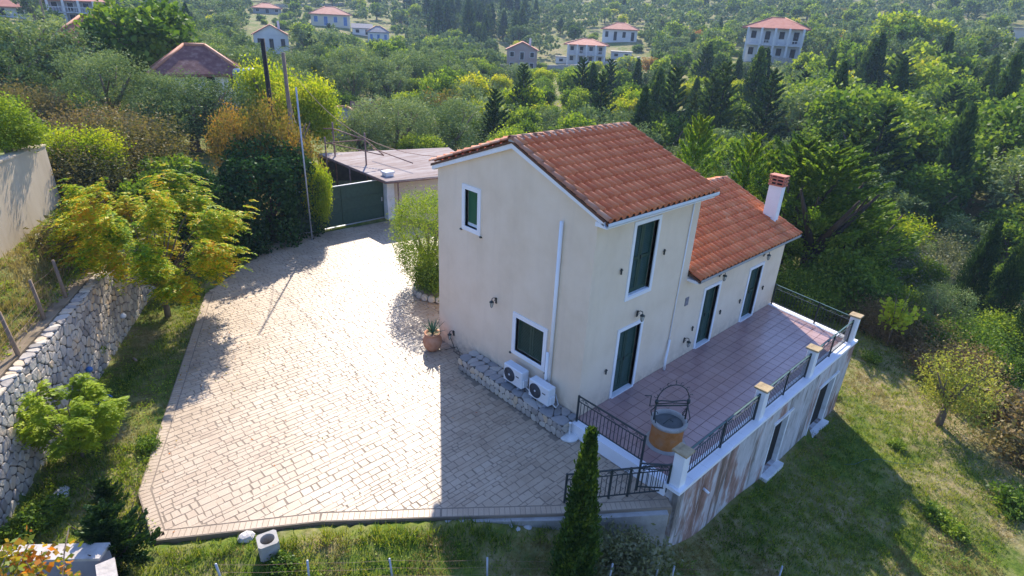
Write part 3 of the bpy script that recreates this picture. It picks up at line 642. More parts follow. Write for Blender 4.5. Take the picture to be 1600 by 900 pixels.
# roofs
def tile_mesh():
    w, l = .232, .40; prof = []
    for k in range(5): a = math.pi*k/4; prof.append((-.012+.055-.055*math.cos(a)-.07, .006-.034*math.sin(a)))   # pan
    for k in range(6): a = math.pi*k/5; prof.append((.036+.056-.056*math.cos(a), .008+.085*math.sin(a)))     # cover
    n = len(prof); V = []
    for (y, dz, sc) in ((0, .040, 1.0), (l, .0, .86)):
        for (x, z) in prof: V.append(((x-.07)*1.0 if x < .03 else (.096+(x-.096)*sc-.07), y, z*sc+dz))
    for (x, z) in prof: V.append(((x-.07), 0, z*.8+.018 if z < .01 else z*.72+.032))
    F = [(k, k+1, n+k+1, n+k) for k in range(n-1)]+[(2*n+k, 2*n+k+1, k+1, k) for k in range(n-1)]
    return MB().add(V, F, True).mesh('roof_tile', MT['tile'])
tmesh = tile_mesh()
def roof(name, x0, x1, ye, ze, sgn, sl, singles, th=.07, nrow=None):
    """slope from the eave (ye,ze) to the ridge line; sgn=+1 climbs towards +y"""
    ym = RY; zt = ze+abs(ym-ye)*abs(sl); 
    r = MB().extr([(x0, ye, ze), (x0, ym, zt), (x0, ym, zt-th), (x0, ye, ze-th)], (x1-x0, 0, 0)).build(name, MT['underlay'], house)
    dy = sgn*math.cos(math.atan(abs(sl))); dz = math.sin(math.atan(abs(sl)))
    ey = Vector((0, dy, dz)); ex = Vector((sgn, 0, 0)); en = ex.cross(ey)
    L_ = abs(ym-ye)/abs(dy); nr = int(round(L_/.345)); nc = int(round((x1-x0)/.232)); cw = (x1-x0)/nc
    tl = []
    for i in range(nr):
        for j in range(nc):
            xx = x0+(j+.5)*cw if sgn > 0 else x1-(j+.5)*cw
            p = Vector((xx, ye, ze))+ey*(i*L_/nr-.03)+en*.035
            yaw = rnd.uniform(-.012, .012)
            m = Matrix([[ex[k], ey[k], en[k], p[k]] for k in range(3)]+[[0, 0, 0, 1]]) @ Matrix.Rotation(yaw, 4, 'Z') @ Matrix.Diagonal((cw/.232, 1, 1, 1))
            tl.append((np.linalg.norm(np.array(p)-CAM), m))
    tl.sort(key=lambda t: t[0])
    for d, m in tl[:singles]: link('roof_tile', tmesh, r, mw=m)
    if len(tl) > singles:
        tv = np.array([v.co for v in tmesh.vertices]); tf = np.array([list(p.vertices) for p in tmesh.polygons]); VV = []; FF = []
        for d, m in tl[singles:]:
            A = np.array(m); FF.append(tf+len(VV)*len(tv)); VV.append(tv@A[:3, :3].T+A[:3, 3])
        tag(link('roof_tile', mesh_np('roof_tile', np.concatenate(VV), np.concatenate(FF), MT['tile'], True), r), kind='stuff')
    return r
ru = roof('upper_roof', -.12, 4.58, -.38, 5.56, 1, US, 220)
roof('upper_roof', -.12, 4.58, YE+.2, 5.60, -1, VS, 0)
rl = roof('lower_roof', 4.52, 11.42, -.38, 2.92, 1, LS, 80)
roof('lower_roof', 4.52, 11.42, YE+.2, 2.9, -1, slope(YE+.2, 2.9, RY, LZ), 0)
def barrel(l=.44, r0=.10, r1=.085, n=7):
    V = []; 
    for (y, r) in ((0, r0), (l, r1)):
        for k in range(n): a = math.pi*k/(n-1); V.append((-r*math.cos(a), y, r*math.sin(a)))
    for k in range(n): a = math.pi*k/(n-1); V.append((-r0*.84*math.cos(a), 0, r0*.84*math.sin(a)))
    F = [(k, k+1, n+k+1, n+k) for k in range(n-1)]+[(2*n+k, 2*n+k+1, k+1, k) for k in range(n-1)]
    return MB().add(V, F, True).mesh('ridge_tile', MT['ridge'])
bmh = barrel()
def run(p0, p1, parent, name='ridge_tile', me=bmh, up=Vector((0, 0, 1))):
    p0 = Vector(p0); p1 = Vector(p1); d = (p1-p0); L_ = d.length; d.normalize(); n = int(round(L_/.40)); ex = d.cross(up).normalized(); ez = ex.cross(d)
    for k in range(n):
        p = p0+d*(k*L_/n)+ez*.0
        m = Matrix([[ex[i], d[i], ez[i], p[i]] for i in range(3)]+[[0, 0, 0, 1]]) @ Matrix.Rotation(-.03, 4, 'X')
        link(name, me, parent, mw=m)
run((-.18, RY, UZ+.035), (4.6, RY, UZ+.035), ru)
run((4.6, RY, LZ+.035), (11.44, RY, LZ+.035), rl)
MB().box((-.14, RY-.13, UZ-.03), (4.6, RY+.1, UZ+.05)).build('ridge_mortar', MT['concrete'], ru)
vb = barrel(.40, .075, .062)
run((-.10, -.40, 5.56+.06), (-.10, RY, UZ+.06), ru, 'verge_tile', vb)
run((-.10, YE+.22, 5.60+.06), (-.10, RY, UZ+.06), ru, 'verge_tile', vb)
run((4.52, -.40, 5.56+.05), (4.52, RY, UZ+.05), ru, 'verge_tile', vb)
run((11.38, -.40, 2.92+.05), (11.38, RY, LZ+.05), rl, 'verge_tile', vb)
# chimney
ch = MB().bbox((10.70, .36, 2.9), (10.98, .84, 4.62), .01).build('chimney', MT['white'], rl)
cm = pmat('chimney_clay', [(.42, .14, .09), (.52, .2, .13)], 4, .7)
MB().box((10.62, .30, 3.16), (11.06, .90, 3.30)).build('flashing', MT['concrete'], rl)
mb = MB()
for k in range(3): mb.box((10.66, .32, 4.62+k*.12), (11.02, .88, 4.665+k*.12))
for a in (10.68, 10.94):
    for b in (.34, .58, .82): mb.box((a, b, 4.665), (a+.06, b+.04, 4.95))
mb.box((10.65, .31, 4.95), (11.03, .89, 4.99)); mb.build('chimney_pot', cm, rl)
MB().box((10.74, .40, 4.62), (10.94, .80, 4.94)).build('chimney_flue', MT['darkin'], rl)

# ------------------------------------------------------------------ stone bench and things beside it
bx0, bx1, by0, by1, bz = -.68, -.012, -.08, 4.28, .14
bench = thing('stone_bench', 'low stone clad bench with flagstone top along the gable wall', 'bench', (0, 0, 0))
MB().box((bx0+.02, by0+.02, D-.1), (bx1, by1-.02, bz-.03)).build('core', MT['mortar'], bench)
def jitter_pts(w, h, s, jit=.38):
    pts = []; nx = max(1, round(w/s)); ny = max(1, round(h/s))
    for i in range(nx):
        for j in range(ny): pts.append(((i+.5+rnd.uniform(-jit, jit)+.25*(j % 2))*w/nx, (j+.5+rnd.uniform(-jit, jit))*h/ny))
    return pts
g = []
fr = (np.array([bx0+.02, by1-.01, D]), -EY, EZ, -EX)
for c in voronoi(jitter_pts(by1-by0-.02, bz-D-.03, .19), (0, 0, by1-by0-.02, bz-D-.03)): g.append(stone_geo(c, .010, .02, .12, fr))
fr = (np.array([bx0, by0, bz-.035]), EX, EY, EZ)
n0_ = len(g)
for c in voronoi(jitter_pts(bx1-bx0, by1-by0, .30), (0, 0, bx1-bx0, by1-by0)): g.append(stone_geo(c, .010, .035, .06, fr))
gtop = set(range(n0_, len(g)))
fr = (np.array([bx0, by0+.02, D]), EX, EZ, -EY)
for c in voronoi(jitter_pts(bx1-bx0, bz-D-.03, .19), (0, 0, bx1-bx0, bz-D-.03)): g.append(stone_geo(c, .010, .02, .12, fr))
pieces('stone', [q for k, q in enumerate(g) if k in gtop], MT['flag'], bench, 150); pieces('stone', [q for k, q in enumerate(g) if k not in gtop], MT['stone'], bench, 150)
def ac_unit(y, x, label):
    t = thing('air_conditioner', label, 'air conditioner', (x, y, bz+.01), 0, 'air conditioner units on the bench')
    MB().bbox((-.14, -.38, .06), (.14, .38, .60), .025).build('casing', MT['acw'], t)
    g_ = MB(); 
    for r in (.05, .09, .13, .17, .205): g_.tube([(-.150, .12+r*math.cos(a), .33+r*math.sin(a)) for a in [2*math.pi*k/20 for k in range(21)]], .006, 4, False)
    for k in range(10): a = math.pi*2*k/10; g_.tube([(-.149, .12, .33), (-.149, .12+.21*math.cos(a), .33+.21*math.sin(a))], .004, 4)
    g_.build('fan_guard', MT['acg'], t)
    MB().tube([(-.1405, .12, .33), (-.147, .12, .33)], .215, 28).build('fan_opening', MT['acg'], t)
    MB().tube([(-.149, .12, .33), (-.158, .12, .33)], .03, 12).build('fan_hub', MT['acw'], t)
    MB().box((-.146, -.26, .38), (-.139, -.14, .41)).build('name_plate', MT['acg'], t)
    for s in (-.25, .25): MB().box((-.16, s-.03, 0), (.16, s+.03, .06)).build('foot', MT['grey'], t)
    MB().bbox((-.10, -.43, .12), (.08, -.375, .36), .012).build('valve_cover', MT['acw'], t)
    MB().tube([(.0, -.40, .14), (.05, -.5, .03), (.2, -.45, .04), (.22, -.3, .3)], .018, 6).build('pipe', MT['acw'], t)
ac_unit(2.05, -.33, 'white air conditioner unit under the lower window, farther from the house corner')
ac_unit(1.02, -.33, 'white air conditioner unit nearer the house corner at the bench end')
p = gp(889, 685, D)
t = thing('parasol_base', 'round white parasol base with stub pole standing by the bench end', 'parasol base', (p[0]+.05, p[1]+.05, D))
MB().lathe([(0, 0), (.25, 0), (.26, .03), (.25, .075), (.06, .10), (0, .1)], 28).build('base_disc', MT['whitew'], t)
MB().lathe([(.026, .09), (.026, .42), (.034, .42), (.034, .46), (0, .46)], 10).build('pole_socket', MT['white'], t)
# terracotta jar with agave
p = gp(676, 546, D)
t = thing('plant_pot', 'terracotta jar with a spiky agave standing by the gable wall', 'plant pot', (p[0], p[1], D))
MB().lathe([(0, 0), (.17, 0), (.26, .12), (.31, .28), (.30, .42), (.24, .54), (.225, .57), (.27, .60), (.265, .635), (.22, .635), (.205, .57), (0, .56)], 28).build('jar', MT['terracotta'], t)
MB().lathe([(0, .585), (.215, .58)], 20).build('soil', MT['soilm'], t)
V = []; Fq = []
for k in range(26):
    a = k*2.4+rnd.uniform(-.2, .2); tilt = rnd.uniform(.15, 1.0); L_ = rnd.uniform(.38, .62); w = .032; o = len(V); seg = 5
    for s in range(seg+1):
        q = s/seg; rr_ = L_*q*math.sin(tilt)*(1+.0*q); zz = .58+L_*(q*math.cos(tilt)-.18*q*q*math.sin(tilt)); ww = w*(1-q)**.6*(.6+q if q < .4 else 1)
        for sd_ in (-1, 0, 1): V.append((math.cos(a)*rr_-math.sin(a)*ww*sd_, math.sin(a)*rr_+math.cos(a)*ww*sd_, zz+(abs(sd_)*.01)))
    for s in range(seg):
        for c in range(2): Fq.append((o+s*3+c, o+s*3+c+1, o+s*3+c+4, o+s*3+c+3))
link('agave', mesh_np('agave', np.array(V), np.array(Fq), LF['agave'], True), t)
hose = MB().tube([(-.35, 5.4, D+.02), (-.15, 5.0, D+.25), (-.2, 4.75, D+.05), (-.35, 4.9, D+.2), (-.1, 5.2, D+.1), (-.05, 5.5, D+.4)], .012, 6).build('garden_hose', MT['black'])
tag(hose, 'thin black hose looped on the ground between jar and bench', 'hose')
# well head
p = gp(1041, 690, T)
t = thing('well', 'round clay well head with stone rim and wrought iron winch on the terrace', 'well', (p[0]-.02, p[1]+.02, .035), R0(-38))
MB().lathe([(0, .03), (.50, .03), (.51, .0)], 32).build('base_ring', MT['flag'], t)
MB().lathe([(.41, .03), (.395, .3), (.40, .62)], 32).build('drum', MT['orangeclay'], t)
MB().lathe([(.40, .60), (.45, .62), (.46, .68), (.43, .71), (.37, .71), (.35, .66), (.34, .55)], 32).build('rim', MT['concrete'], t)
MB().lathe([(0, .62), (.35, .62)], 24).build('cover', MT['slatey'], t)
mb = MB()
for s in (-1, 1):
    mb.tube([(s*.40, 0, .70), (s*.40, 0, 1.22)], .022, 6)
    mb.tube([(s*.40, -.15, .72), (s*.44, -.17, .85), (s*.42, -.06, 1.0), (s*.40, 0, 1.12)], .014, 5); mb.tube([(s*.40, .15, .72), (s*.44, .17, .85), (s*.42, .06, 1.0), (s*.40, 0, 1.12)], .014, 5)
    mb.tube([(s*.36+.05*math.cos(w), .02, .86+.07*math.sin(w)) for w in [k*.7 for k in range(9)]], .010, 4)
    mb.lathe([(0, -.05), (.04, -.05), (.05, 0), (.04, .05), (0, .05)], 8, (s*.40, 0, 1.24))
mb.build('bracket', MT['iron'], t)
mb = MB(); mb.tube([(-.4, 0, 1.24), (-.3, 0, 1.27), (0, 0, 1.24), (.3, 0, 1.27), (.4, 0, 1.24)], .016, 6); mb.tube([(-.4, 0, 1.17), (0, 0, 1.2), (.4, 0, 1.17)], .014, 6); mb.tube([(-.4, 0, 1.12), (.4, 0, 1.12)], .02, 6); mb.build('winch_roller', MT['iron'], t)
mb = MB(); mb.tube([(.40*math.cos(a), 0, 1.26+.46*math.sin(a)) for a in [math.pi*k/16 for k in range(17)]], .013, 5)
mb.tube([(0, 0, 1.72), (0, 0, 1.86)], .009, 4)
for a in (.25, .75, 1.2, 1.95, 2.4, 2.9):
    cx, cz = .45*math.cos(a), 1.28+.49*math.sin(a); mb.tube([(cx+.045*math.cos(w), 0, cz+.045*math.sin(w)) for w in [a+k*.75 for k in range(7)]], .007, 4)
mb.build('arch', MT['iron'], t)
MB().tube([(-.42, 0, 1.12), (-.56, 0, 1.12), (-.56, 0, 1.42), (-.72, 0, 1.42)], .013, 5).build('crank', MT['iron'], t)
MB().tube([(-.2, -.15, .68), (0, .02, .70), (.22, .12, .68)], .01, 5).tube([(0, .02, .70), (.06, -.1, .7)], .01, 5).build('bucket_handle', MT['iron'], t)

# ------------------------------------------------------------------ dry stone retaining wall
wall = thing('retaining_wall', 'dry stone retaining wall of pale irregular stones left of the driveway', 'wall')
Wd3 = np.array([WD[0], WD[1], 0]); Wn3 = np.array([WN[0], WN[1], 0]); S0 = F1-WD*5.0; WL = np.linalg.norm(F2-F1)+5.0+3.2; WH = 2.42
fr = (np.array([S0[0], S0[1], D-.15]), Wd3, EZ, -Wn3)
def P3(s, n, z): q = S0+WD*s+WN*n; return (q[0], q[1], z)
MB().extr([P3(0, .01, D-.4), P3(0, .55, D-.4), P3(0, .55, D+2.30), P3(0, .01, D+2.30)], (WD[0]*WL, WD[1]*WL, 0)).build('core', MT['mortar'], wall)
pts = jitter_pts(WL, WH, .195, .48); pts = [p for p in pts if rnd.random() > .2]
g = [stone_geo(c, .014, rnd.uniform(.02, .045), .15, fr) for c in voronoi(pts, (0, 0, WL, WH))]
def vis(g_):
    c = np.mean(np.array(g_[0]), axis=0); x, y, d = proj(c); ok = -30 < x < 1630 and -30 < y < 930 and d > 0
    return (0 if ok else 1e6)+d/np.linalg.norm(np.ptp(np.array(g_[0]), axis=0))
pieces('stone', g, MT['stone'], wall, 300, vis)
MB().extr([P3(0, .25, D+2.31), P3(0, .75, D+2.31), P3(0, .75, D+2.36), P3(0, .25, D+2.36)], (WD[0]*WL, WD[1]*WL, 0)).build('soil_bed', MT['soilm'], wall)
fr = (np.array([*P3(0, -.05, D+2.29)]), Wd3, Wn3, EZ)
g = [stone_geo(c, .012, rnd.uniform(.02, .06), .15, fr) for c in voronoi(jitter_pts(WL, .30, .2, .45), (0, 0, WL, .30))]
mb = MB()
for q in g:
    if q: mb.add(*q)
tag(mb.build('coping_stone', MT['stone'], wall), kind='stuff')
globe = pmat('white_globe', [(.8, .8, .82), (.85, .85, .86)], 2, .3)
for px, py, lab, m_ in ((187, 494, 'white globe lamp on the dry stone wall, nearer the yellow tree', globe), (133, 578, 'blue globe lamp set in the middle of the dry stone wall', MT['blue']), (58, 692, 'white globe lamp on the dry stone wall beside the lime green tree', globe)):
    n3 = Wn3; d = ray(px, py); tt = ((np.array([*F1, 0])-CAM)@n3)/(d@n3); q = CAM+d*tt-Wn3*.1
    o = MB().lathe([(0, -.09), (.05, -.075), (.085, -.03), (.09, 0), (.085, .03), (.05, .075), (0, .09)], 14).tube([(0, 0, 0), (Wn3[0]*.12, Wn3[1]*.12, -.02)], .03, 8).build('wall_lamp', m_, loc=tuple(q)); tag(o, lab, 'lamp')

# low wall bottom left
a = gp(-60, 853, .75); b = gp(168, 850, .75); c_ = gp(172, 905, .75)
lw = thing('low_wall', 'low grey rendered wall with broad stone cap in the bottom left corner', 'wall')
def wall_seg(mb, p, q, th, z0, z1, side=1):
    p = np.array(p[:2]); q = np.array(q[:2]); t_ = _n(q-p); n_ = np.array([-t_[1], t_[0]])*side*th
    poly = [tuple(p), tuple(q), tuple(q+n_), tuple(p+n_)]
    if side < 0: poly = poly[::-1]
    mb.prism(poly, z0, z1)
mb = MB(); wall_seg(mb, a, b, .28, -1.5, .70, -1); wall_seg(mb, b+np.array([.0, -.30, 0]), c_+np.array([0, -.8, 0]), .22, -1.5, .66, -1); mb.build('wall_body', MT['purplec'], lw)
mb = MB(); wall_seg(mb, a-np.array([0, .02, 0]), b+np.array([.04, .0, 0]), .34, .70, .76, -1); wall_seg(mb, b+np.array([.03, -.36, 0]), c_+np.array([.03, -.8, 0]), .28, .66, .72, -1); mb.build('cap', pmat('pale_cap_stone', [(.30, .27, .24), (.46, .42, .38), (.55, .52, .48)], 4, .8, .7, 12), lw)

# beige wall
bw = thing('boundary_wall', 'tall plain beige rendered wall at the left edge above the stone terrace', 'wall')
q0 = BW0-BD*6; q1 = BW1
mb = MB(); mb.extr([(*(q0), 1.6), (*(q1), 1.6), (*(q1), 4.74), (*(q0), 5.5)], (BN[0]*.30, BN[1]*.30, 0)); mb.build('wall_body', MT['beige'], bw)
mb = MB(); mb.extr([(*(q0-BN*.03), 5.50), (*(q1-BN*.03+BD*.04), 4.745), (*(q1-BN*.03+BD*.04), 4.80), (*(q0-BN*.03), 5.56)], (BN[0]*.42, BN[1]*.42, 0)); mb.build('cap', MT['beige'], bw)
# gate, pier, roadside wall, carport roof
GY = 17.95
ga = gp(603, 341, D); gb = gp(515, 357, D)
t = thing('driveway_gate', 'dark green sheet metal driveway gate at the far end of the paving', 'gate', (gb[0]-1.6, gb[1], D))
gl = ga[0]-gb[0]+1.6
MB().box((0, -.015, .10), (gl, .015, 2.06)).build('gate_panel', MT['green'], t)
for z in (.10, .72, 1.38, 2.04): MB().box((0, -.045, z-.02), (gl, -.015, z+.02)).build('cross_bar', MT['green'], t)
for x in (0.02, gl*.5, gl-.03): MB().box((x-.025, -.05, .06), (x+.025, -.016, 2.06)).build('upright', MT['green'], t)
MB().box((0, -.03, 2.06), (gl, .03, 2.10)).build('top_rail', MT['grey'], t)
MB().box((-.2, -.05, .0), (gl, .05, .025)).build('track', MT['grey'], t)
MB().box((gl-.16, -.09, .95), (gl-.10, -.05, 1.15)).build('handle', MT['grey'], t)
t = thing('gate_pier', 'square pale gate pier with flat cap beside the green gate', 'pier', (ga[0]+.24, ga[1], D))
MB().bbox((-.22, -.22, -.1), (.22, .22, 2.42), .01).build('shaft', MT['whitew'], t); MB().bbox((-.27, -.27, 2.42), (.27, .27, 2.52), .012).build('cap', MT['whitew'], t)
t = thing('garden_wall', 'cream garden wall running from the gate pier towards the house', 'wall')
mb = MB(); wall_seg(mb, (ga[0]+.46, ga[1]+.05), (11.5, ga[1]-3.2), .22, -2, 1.86, 1); mb.build('wall_body', MT['plaster'], t)
mb = MB(); wall_seg(mb, (ga[0]+.46, ga[1]+.02), (11.5, ga[1]-3.23), .28, 1.86, 1.90, 1); mb.build('cap', MT['whitew'], t)
ct = thing('carport', 'open carport with low rusty corrugated roof behind the green gate', 'carport')
ca = gp(497, 240, 2.05); cb = gp(603, 284, 1.95); cc = np.array([cb[0]+5.6, cb[1]-1.1, 1.95]); cd = gp(628, 240, 2.05)+np.array([3.5, 0, 0])
nu, nv = 56, 2; V = []; Fq = []
for i in range(nu*2+1):
    s = i/(nu*2)
    for j in range(nv+1):
        r_ = j/nv; P_ = (np.array(ca)*(1-s)+np.array(cb)*s)*(1-r_)+(np.array(cd)*(1-s)+np.array(cc)*s)*r_; V.append((P_[0], P_[1], P_[2]+(.03 if i % 2 else 0)))
for i in range(nu*2):
    for j in range(nv): Fq.append((i*(nv+1)+j, (i+1)*(nv+1)+j, (i+1)*(nv+1)+j+1, i*(nv+1)+j+1))
V = np.array(V); n_ = len(V); V2 = V-np.array([0, 0, .04]); Fq = np.array(Fq); 
link('roof_sheet', mesh_np('roof_sheet', np.concatenate([V, V2]), np.concatenate([Fq, Fq[:, ::-1]+n_]), MT['sheet']), ct)
MB().tube([ca-EZ*.08, cb-EZ*.08], .04, 5).tube([cb-EZ*.08, cc-EZ*.08], .04, 5).tube([cd-EZ*.08, cc-EZ*.08], .04, 5).build('beam', MT['rust'], ct)
for q in (ca, cb*.5+ca*.5, cb+EX*.7, cd, cc): MB().tube([(q[0], q[1], hz(q[0], q[1])-.3), (q[0], q[1], q[2]-.05)], .045, 6).build('post', MT['rust'], ct)
MB().box((ca[0]-2.2, ga[1]+1.5, -.5), (ca[0]-2.0, ca[1]+.5, 2.2)).build('side_wall', MT['mortar'], ct)
MB().extr([(ca[0]+.12, ca[1], -.6), (ca[0]+3.8, ca[1]+.2, -.6), (ca[0]+3.8, ca[1]+.2, 1.85), (ca[0]+.12, ca[1], 1.85)], (0, .15, 0)).build('back_wall', MT['mortar'], ct)
# pipe frame behind the carport
pf = thing('pipe_frame', 'rusty pipe frame standing behind the carport roof', 'frame')
A_ = [gat(512, 262), gat(535, 258)]; zt = 3.9
fa = gp(505, 201, 3.6); fb = gp(520, 201, 3.6); fc = gp(570, 218, 3.4); fd = gp(508, 224, 2.9); fe_ = gp(600, 243, 2.6); 
mb = MB()
for q in (fb, fd, fc): mb.tube([(q[0], q[1], hz(q[0], q[1])-.2), (q[0], q[1], q[2]+.35)], .05, 6)
mb.tube([fa, fb, fc], .035, 5); mb.tube([fd, fc], .035, 5); mb.tube([fd+EX*.2, fe_], .03, 5); mb.tube([gp(583, 232, 2.6), gp(645, 255, 2.4)], .03, 5); mb.tube([fc, fe_], .03, 5)
mb.build('frame_pipes', MT['rust'], pf)

# ------------------------------------------------------------------ small things on the ground
p = gat(422, 866)
t = thing('concrete_block', 'hollow grey concrete block with round hole on the grass by the driveway', 'concrete block', (p[0], p[1], p[2]+.02), R0(-12))
V = []; n = 24
for z in (.0, .36):
    for k in range(n):
        w = 2*math.pi*k/n+math.pi/n; c, s = math.cos(w), math.sin(w); k_ = .19/max(abs(c), abs(s)); V.append((c*k_, s*k_, z))
    for k in range(n):
        w = 2*math.pi*k/n+math.pi/n; V.append((.135*math.cos(w), .135*math.sin(w), z))
F_ = []
for k in range(n):
    k2 = (k+1) % n; F_ += [(k, k2, 2*n+k2, 2*n+k), (n+k2, n+k, 3*n+k, 3*n+k2), (2*n+k, 2*n+k2, 3*n+k2, 3*n+k), (k2, k, n+k, n+k2)]
MB().add(V, F_).build('block', MT['concrete'], t)
MB().lathe([(0, .12), (.136, .12)], 20).build('fill', MT['soilm'], t)
def rock(px, py, s, label, sq=(1, 1, .5), rz=0, p=None, mat='concrete', group=None):
    p = gat(px, py) if p is None else p; V = []; n = 9; r2 = random.Random(px*7+py)
    rings = [(.55, -.1), (.95, .15), (1.0, .5), (.7, .85), (.3, 1.0)]
    for (r, z) in rings:
        for k in range(n): w = 2*math.pi*k/n; q = r*(1+r2.uniform(-.16, .16)); V.append((q*math.cos(w), q*math.sin(w), z+r2.uniform(-.06, .06)))
    F_ = [(i*n+k, i*n+(k+1) % n, (i+1)*n+(k+1) % n, (i+1)*n+k) for i in range(4) for k in range(n)]+[tuple(range(4*n, 5*n))]
    o = MB().add([(a_*s*sq[0], b_*s*sq[1], c_2*s*sq[2]) for a_, b_, c_2 in V], F_).build('rock', MT[mat], loc=(p[0], p[1], p[2]-.03)); o.rotation_euler = (0, 0, rz); tag(o, label, 'rock', group); return o
MT['paler'] = pmat('pale_rock', [(.32, .31, .29), (.5, .48, .45), (.62, .6, .57)], 6, .85, .7, 14)
rock(92, 780, .34, 'long pale slab of rock lying in the grass below the stone wall', (1.3, .5, .3), R0(62), mat='paler')
rock(385, 843, .17, 'small pale wedge of rock at the driveway edge beside the hollow block', (1, .9, .9), .4, mat='paler')
for i, (px, py, s) in enumerate(((799, 822, .07), (809, 828, .07), (824, 826, .10), (1108, 795, .16), (1095, 800, .12))):
    rock(px, py, s, ['small white stone in the shaded grass by the driveway edge, leftmost of three', 'small white stone in the middle of three in the shaded grass by the driveway', 'grey stone, largest of three in the shaded grass by the driveway edge', 'pale rock lying at the foot of the stained terrace wall', 'flat grey rock beside the pale one at the foot of the terrace wall'][i], (1, .8, .7), i, mat='paler')
# wire fence along the bottom
fp = [(350, 905), (484, 900), (614, 898), (761, 892), (888, 895), (949, 905), (1022, 900), (1046, 905), (1213, 902)]
lab = ['first short metal fence stake from the left at the bottom edge', 'metal fence stake just right of the hollow concrete block', 'metal fence stake in the sunlit grass below the driveway', 'metal fence stake at the edge of the house shadow', 'metal fence stake at the foot of the slim cypress', 'metal fence stake right behind the slim cypress', 'metal fence stake among the grey shrub', 'metal fence stake right of the grey shrub', 'metal fence stake alone in the shaded lawn at the bottom']
tops = []
stk = MB().tube([(0, 0, -.4), (0, 0, .62)], .022, 6).mesh('fence_stake', MT['grey'])
for (px, py), l_ in zip(fp, lab):
    p = gat(px, py+14); o = link('fence_stake', stk, loc=tuple(p)); tag(o, l_, 'fence stake', 'fence stakes along the bottom'); o.rotation_euler = (rnd.uniform(-.05, .05), rnd.uniform(-.08, .08), 0); tops.append(p)
mb = MB()
for a_, b_ in zip(tops[:-1], tops[1:]):
    for h in (.15, .35, .55): mb.tube([a_+EZ*h, (a_+b_)/2+EZ*(h-.03), b_+EZ*h], .002, 3)
tag(mb.build('fence_wire', MT['rust']), 'thin slack wires strung between the stakes along the bottom edge', 'wire')
# fence above the stone wall
fp = [((28, 553), 'leaning wooden fence post nearest the left edge above the stone wall'), ((69, 498), 'wooden fence post beside the rusty shrub above the stone wall'), ((103, 464), 'thin wooden fence post in the middle of the row above the stone wall'), ((129, 405), 'grey wooden fence post farthest along the stone wall'), ((-25, 620), 'wooden fence post just outside the left edge')]
tops = []
fw = MB().tube([(0, 0, -.2), (0, 0, 1.12)], [.05, .038], 6).mesh('fence_post', MT['wood'])
for (pp, l_) in fp[:4]:
    p = gp(pp[0], pp[1], 2.08); o = link('fence_post', fw, loc=(p[0], p[1], 2.05)); o.rotation_euler = (rnd.uniform(-.06, .06), rnd.uniform(-.1, .02), 0); tag(o, l_, 'fence post', 'fence posts above the stone wall'); tops.append(np.array([p[0], p[1], 2.05]))
tops = [tops[0]-(tops[1]-tops[0])*1.6]+tops+[tops[-1]+(tops[-1]-tops[-2])*1.2]
mb = MB()
for a_, b_ in zip(tops[:-1], tops[1:]):
    for h in (.1, .25, .4, .55, .75, .98): mb.tube([a_+EZ*h, (a_+b_)/2+EZ*(h-.03), b_+EZ*h], .0018, 3)
tag(mb.build('fence_wire', MT['rust']), 'wire mesh strands strung along the posts above the stone wall', 'wire')
tag(MB().tube([gp(0, 432, 2.12), gp(20, 418, 2.15), gp(48, 398, 2.2), gp(72, 389, 2.25)], .028, 6).build('plastic_pipe', MT['whitew']), 'long white plastic pipe lying at the foot of the beige wall', 'pipe')
tag(MB().tube([gp(36, 420, 2.12), gp(50, 408, 2.15), gp(57, 397, 2.2)], .022, 6).build('plastic_pipe', MT['whitew']), 'short white pipe branching off below the beige wall', 'pipe')
tag(MB().tube([(*gp(207, 555, D)[:2], D-.1), (*gp(222, 598, D)[:2], D+.75)][::1], .035, 6).build('wooden_stake', MT['wood']), 'thin wooden stake standing in the shaded garden strip', 'stake')
p = gp(155, 628, D)
tag(MB().tube([(p[0]+.3*math.cos(w)*(1-.03*k), p[1]+.3*math.sin(w), D+.03+.01*k) for k, w in enumerate([i*.5 for i in range(24)])], .02, 6).build('garden_hose', MT['blue']), 'coiled dark blue hose lying beside the lime green tree', 'hose')
# ------------------------------------------------------------------ poles and wires
def pole(px, pyb, pyt, dist, r, mat, label, name='utility_pole'):
    d = ray(px, pyb); p = CAM+d*dist; z0 = hz(p[0], p[1])
    # height: where the vertical line at p passes the image row pyt
    lo, hi = 0, 40
    for _ in range(40):
        m_ = (lo+hi)/2
        if proj((p[0], p[1], m_))[1] > pyt: lo = m_
        else: hi = m_
    o = MB().tube([(0, 0, -.3), (0, 0, lo-z0)], [r, r*.75], 8).build(name, MT[mat], loc=(p[0], p[1], z0)); tag(o, label, 'pole'); return np.array([p[0], p[1], lo])
t1 = pole(421, 150, 60, 33, .14, 'darkpole', 'thick tarred dark utility pole rising over the yellow green tree')
t2 = pole(450, 152, 82, 34, .12, 'wood', 'brown wooden utility pole just right of the dark one')
pg = gp(488, 375, D); 
t3 = MB().tube([(0, 0, -.1), (0, 0, 6.9)], .034, 8).build('lamp_pole', MT['grey'], loc=(pg[0], pg[1], D)); tag(t3, 'slim grey metal pole standing in the hedge beside the gate', 'pole')
def wire(a, b, sag, label):
    a = np.array(a); b = np.array(b); tag(MB().tube([a*(1-s)+b*s-EZ*sag*4*s*(1-s) for s in np.linspace(0, 1, 14)], .011, 4).build('overhead_wire', MT['rust']), label, 'wire')
wire(t2-EZ*.3, (.2, YE, 5.8), 1.2, 'overhead wire running from the wooden pole to the house eave')
wire(t2-EZ*.6, (pg[0], pg[1], 5.8), 1.6, 'slack cable hanging between the wooden pole and the slim grey pole')
